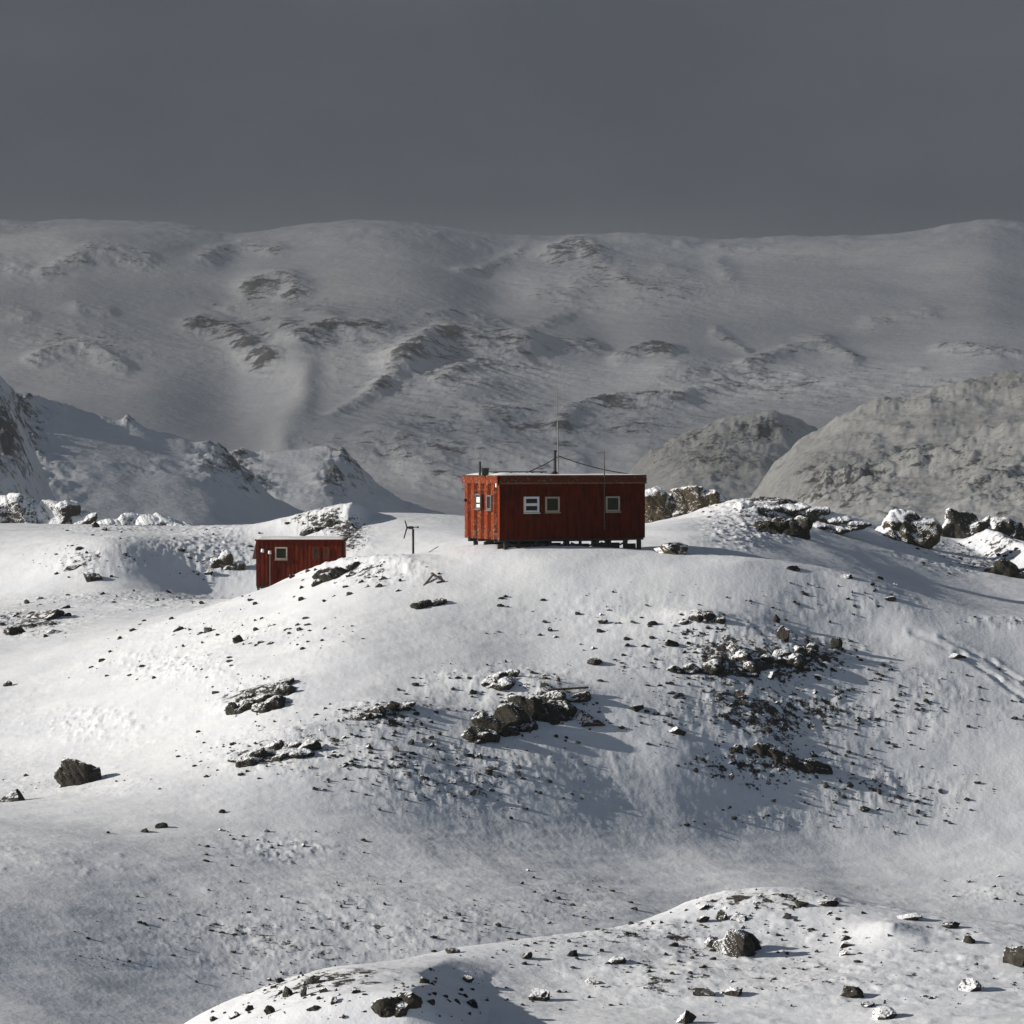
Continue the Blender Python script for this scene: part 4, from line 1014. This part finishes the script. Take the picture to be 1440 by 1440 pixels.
# ------------------------------------------------------------------ air, cloud, light
HAZE = True
if HAZE:
    hz = MB().box(-3400, 3400, -30, 6200, -110, 410).build('haze', None)
    m = bpy.data.materials.new('haze'); m.use_nodes = True; nt = m.node_tree
    nt.nodes.remove(nt.nodes['Principled BSDF'])
    pvn = N(nt, 'VolumePrincipled', ins={'Color': (.80, .84, .90, 1), 'Density': 1.0e-4, 'Anisotropy': .0})
    nt.links.new(pvn.outputs[0], nt.nodes['Material Output'].inputs['Volume'])
    hz.data.materials.append(m); hz['kind'] = 'stuff'; hz['label'] = 'thin grey mountain haze'

EL, AZ = R(19.5), R(-99)                                            # sun: elevation, bearing from +Y (to the left, a little behind the scene)
sd = Vector((math.sin(AZ) * math.cos(EL), math.cos(AZ) * math.cos(EL), math.sin(EL)))
sl = bpy.data.lights.new('sun', 'SUN'); sl.energy = 4.6; sl.angle = R(.5); sl.color = (1.0, .945, .855)
so = bpy.data.objects.new('sun', sl); COL.objects.link(so); so.rotation_euler = sd.to_track_quat('Z', 'Y').to_euler()

# unseen storm cloud slab, added to shade hills and range; its base is well above the summits
CB = 1150.0
shift = sd / sd.z * (CB - 60)
nx, ny = 90, 90
x0c, x1c, y0c, y1c = -3600 + shift.x, 4200 + shift.x, 430 + shift.y, 4700 + shift.y
cv = []
for k in (0, 1):
    for j in range(ny + 1):
        for i in range(nx + 1):
            x = x0c + (x1c - x0c) * i / nx; y = y0c + (y1c - y0c) * j / ny
            e = min(1, min(i, nx - i, j, ny - j) / 8)
            t = math.sqrt(max(0, 1 - (1 - e) ** 2))
            b_ = 40 * mnoise.fractal((x / 500, y / 500, k * 7.0), 1.0, 2.0, 4)
            cv.append((x, y, CB + 40 + (t * (b_ * .6 - 45) if k == 0 else t * (b_ * .6 + 45))))
w_ = nx + 1; cf = []
for j in range(ny):
    for i in range(nx):
        a = j * w_ + i; cf.append((a, a + w_, a + w_ + 1, a + 1)); a += w_ * (ny + 1); cf.append((a, a + 1, a + w_ + 1, a + w_))
cl = link('shade_cloud', raw_mesh('shade_cloud', cv, cf)); cl['kind'] = 'structure'
m, nt, b = mat('shade_cloud')
pos = N(nt, 'NewGeometry').outputs['Position']
b.inputs['Base Color'].default_value = (.55, .56, .58, 1); b.inputs['Roughness'].default_value = 1; b.inputs['Specular IOR Level'].default_value = 0
thin = ramp(nt, noise(nt, pos, .0016, 3.0, .5), .38, .68)
gap_c = Vector((200, 1150, 20)) + sd / sd.z * (CB + 20)
gap = ramp(nt, N(nt, 'VectorMath', operation='DISTANCE', ins={0: pos, 1: gap_c}).outputs['Value'], 620.0, 160.0)  # thinner spot added so more sun reaches the right hand hills
tr = N(nt, 'BsdfTransparent')
mx = N(nt, 'MixShader', ins={0: math_(nt, 'ADD', math_(nt, 'ADD', math_(nt, 'MULTIPLY', thin, .20), .40), math_(nt, 'MULTIPLY', gap, .03)), 1: b.outputs[0], 2: tr.outputs[0]})
nt.links.new(mx.outputs[0], nt.nodes['Material Output'].inputs['Surface'])
cl.data.materials.append(m)

wd = bpy.data.worlds.new('World'); S.world = wd; wd.use_nodes = True; nt = wd.node_tree
bg = nt.nodes['Background']
sky = N(nt, 'TexSky'); sky.sky_type = 'NISHITA'; sky.sun_disc = False; sky.sun_elevation = EL; sky.sun_rotation = AZ; sky.altitude = 50
bg.inputs[1].default_value = .05
nt.links.new(sky.outputs[0], bg.inputs[0])
# dark storm front standing over the mountains
tc = N(nt, 'TexCoord').outputs['Generated']
sp = N(nt, 'SeparateXYZ', ins={0: tc})
fr = ramp(nt, sp.outputs['Y'], -.5, .15)
lo = ramp(nt, sp.outputs['Z'], .95, .55)
cn = noise(nt, N(nt, 'Mapping', ins={'Vector': tc, 'Scale': (3, 3, 7)}).outputs[0], 2.2, 6.0)
dk = mixc(nt, ramp(nt, cn, .3, .7), (.054, .062, .079), (.071, .080, .097))
b2 = N(nt, 'Background', ins={0: dk, 1: 1.0})
mxs = N(nt, 'MixShader', ins={0: math_(nt, 'MULTIPLY', fr, lo), 1: bg.outputs[0], 2: b2.outputs[0]})
nt.links.new(mxs.outputs[0], nt.nodes['World Output'].inputs['Surface'])

cam = bpy.data.cameras.new('camera'); co = bpy.data.objects.new('camera', cam); COL.objects.link(co)
cam.sensor_width = 36; cam.sensor_fit = 'HORIZONTAL'; cam.lens = 36 * F / 1440.0
co.location = (0, 0, 0); co.rotation_euler = (math.pi / 2 - PIT, 0, 0)
cam.clip_start = .5; cam.clip_end = 30000
S.camera = co
S.view_settings.view_transform = 'Standard'; S.view_settings.look = 'None'; S.view_settings.gamma = 1; S.view_settings.exposure = 0.32
S.cycles.use_denoising = True
S.cycles.volume_bounces = 0; S.cycles.max_bounces = 6; S.cycles.transparent_max_bounces = 12
S.cycles.diffuse_bounces = 3
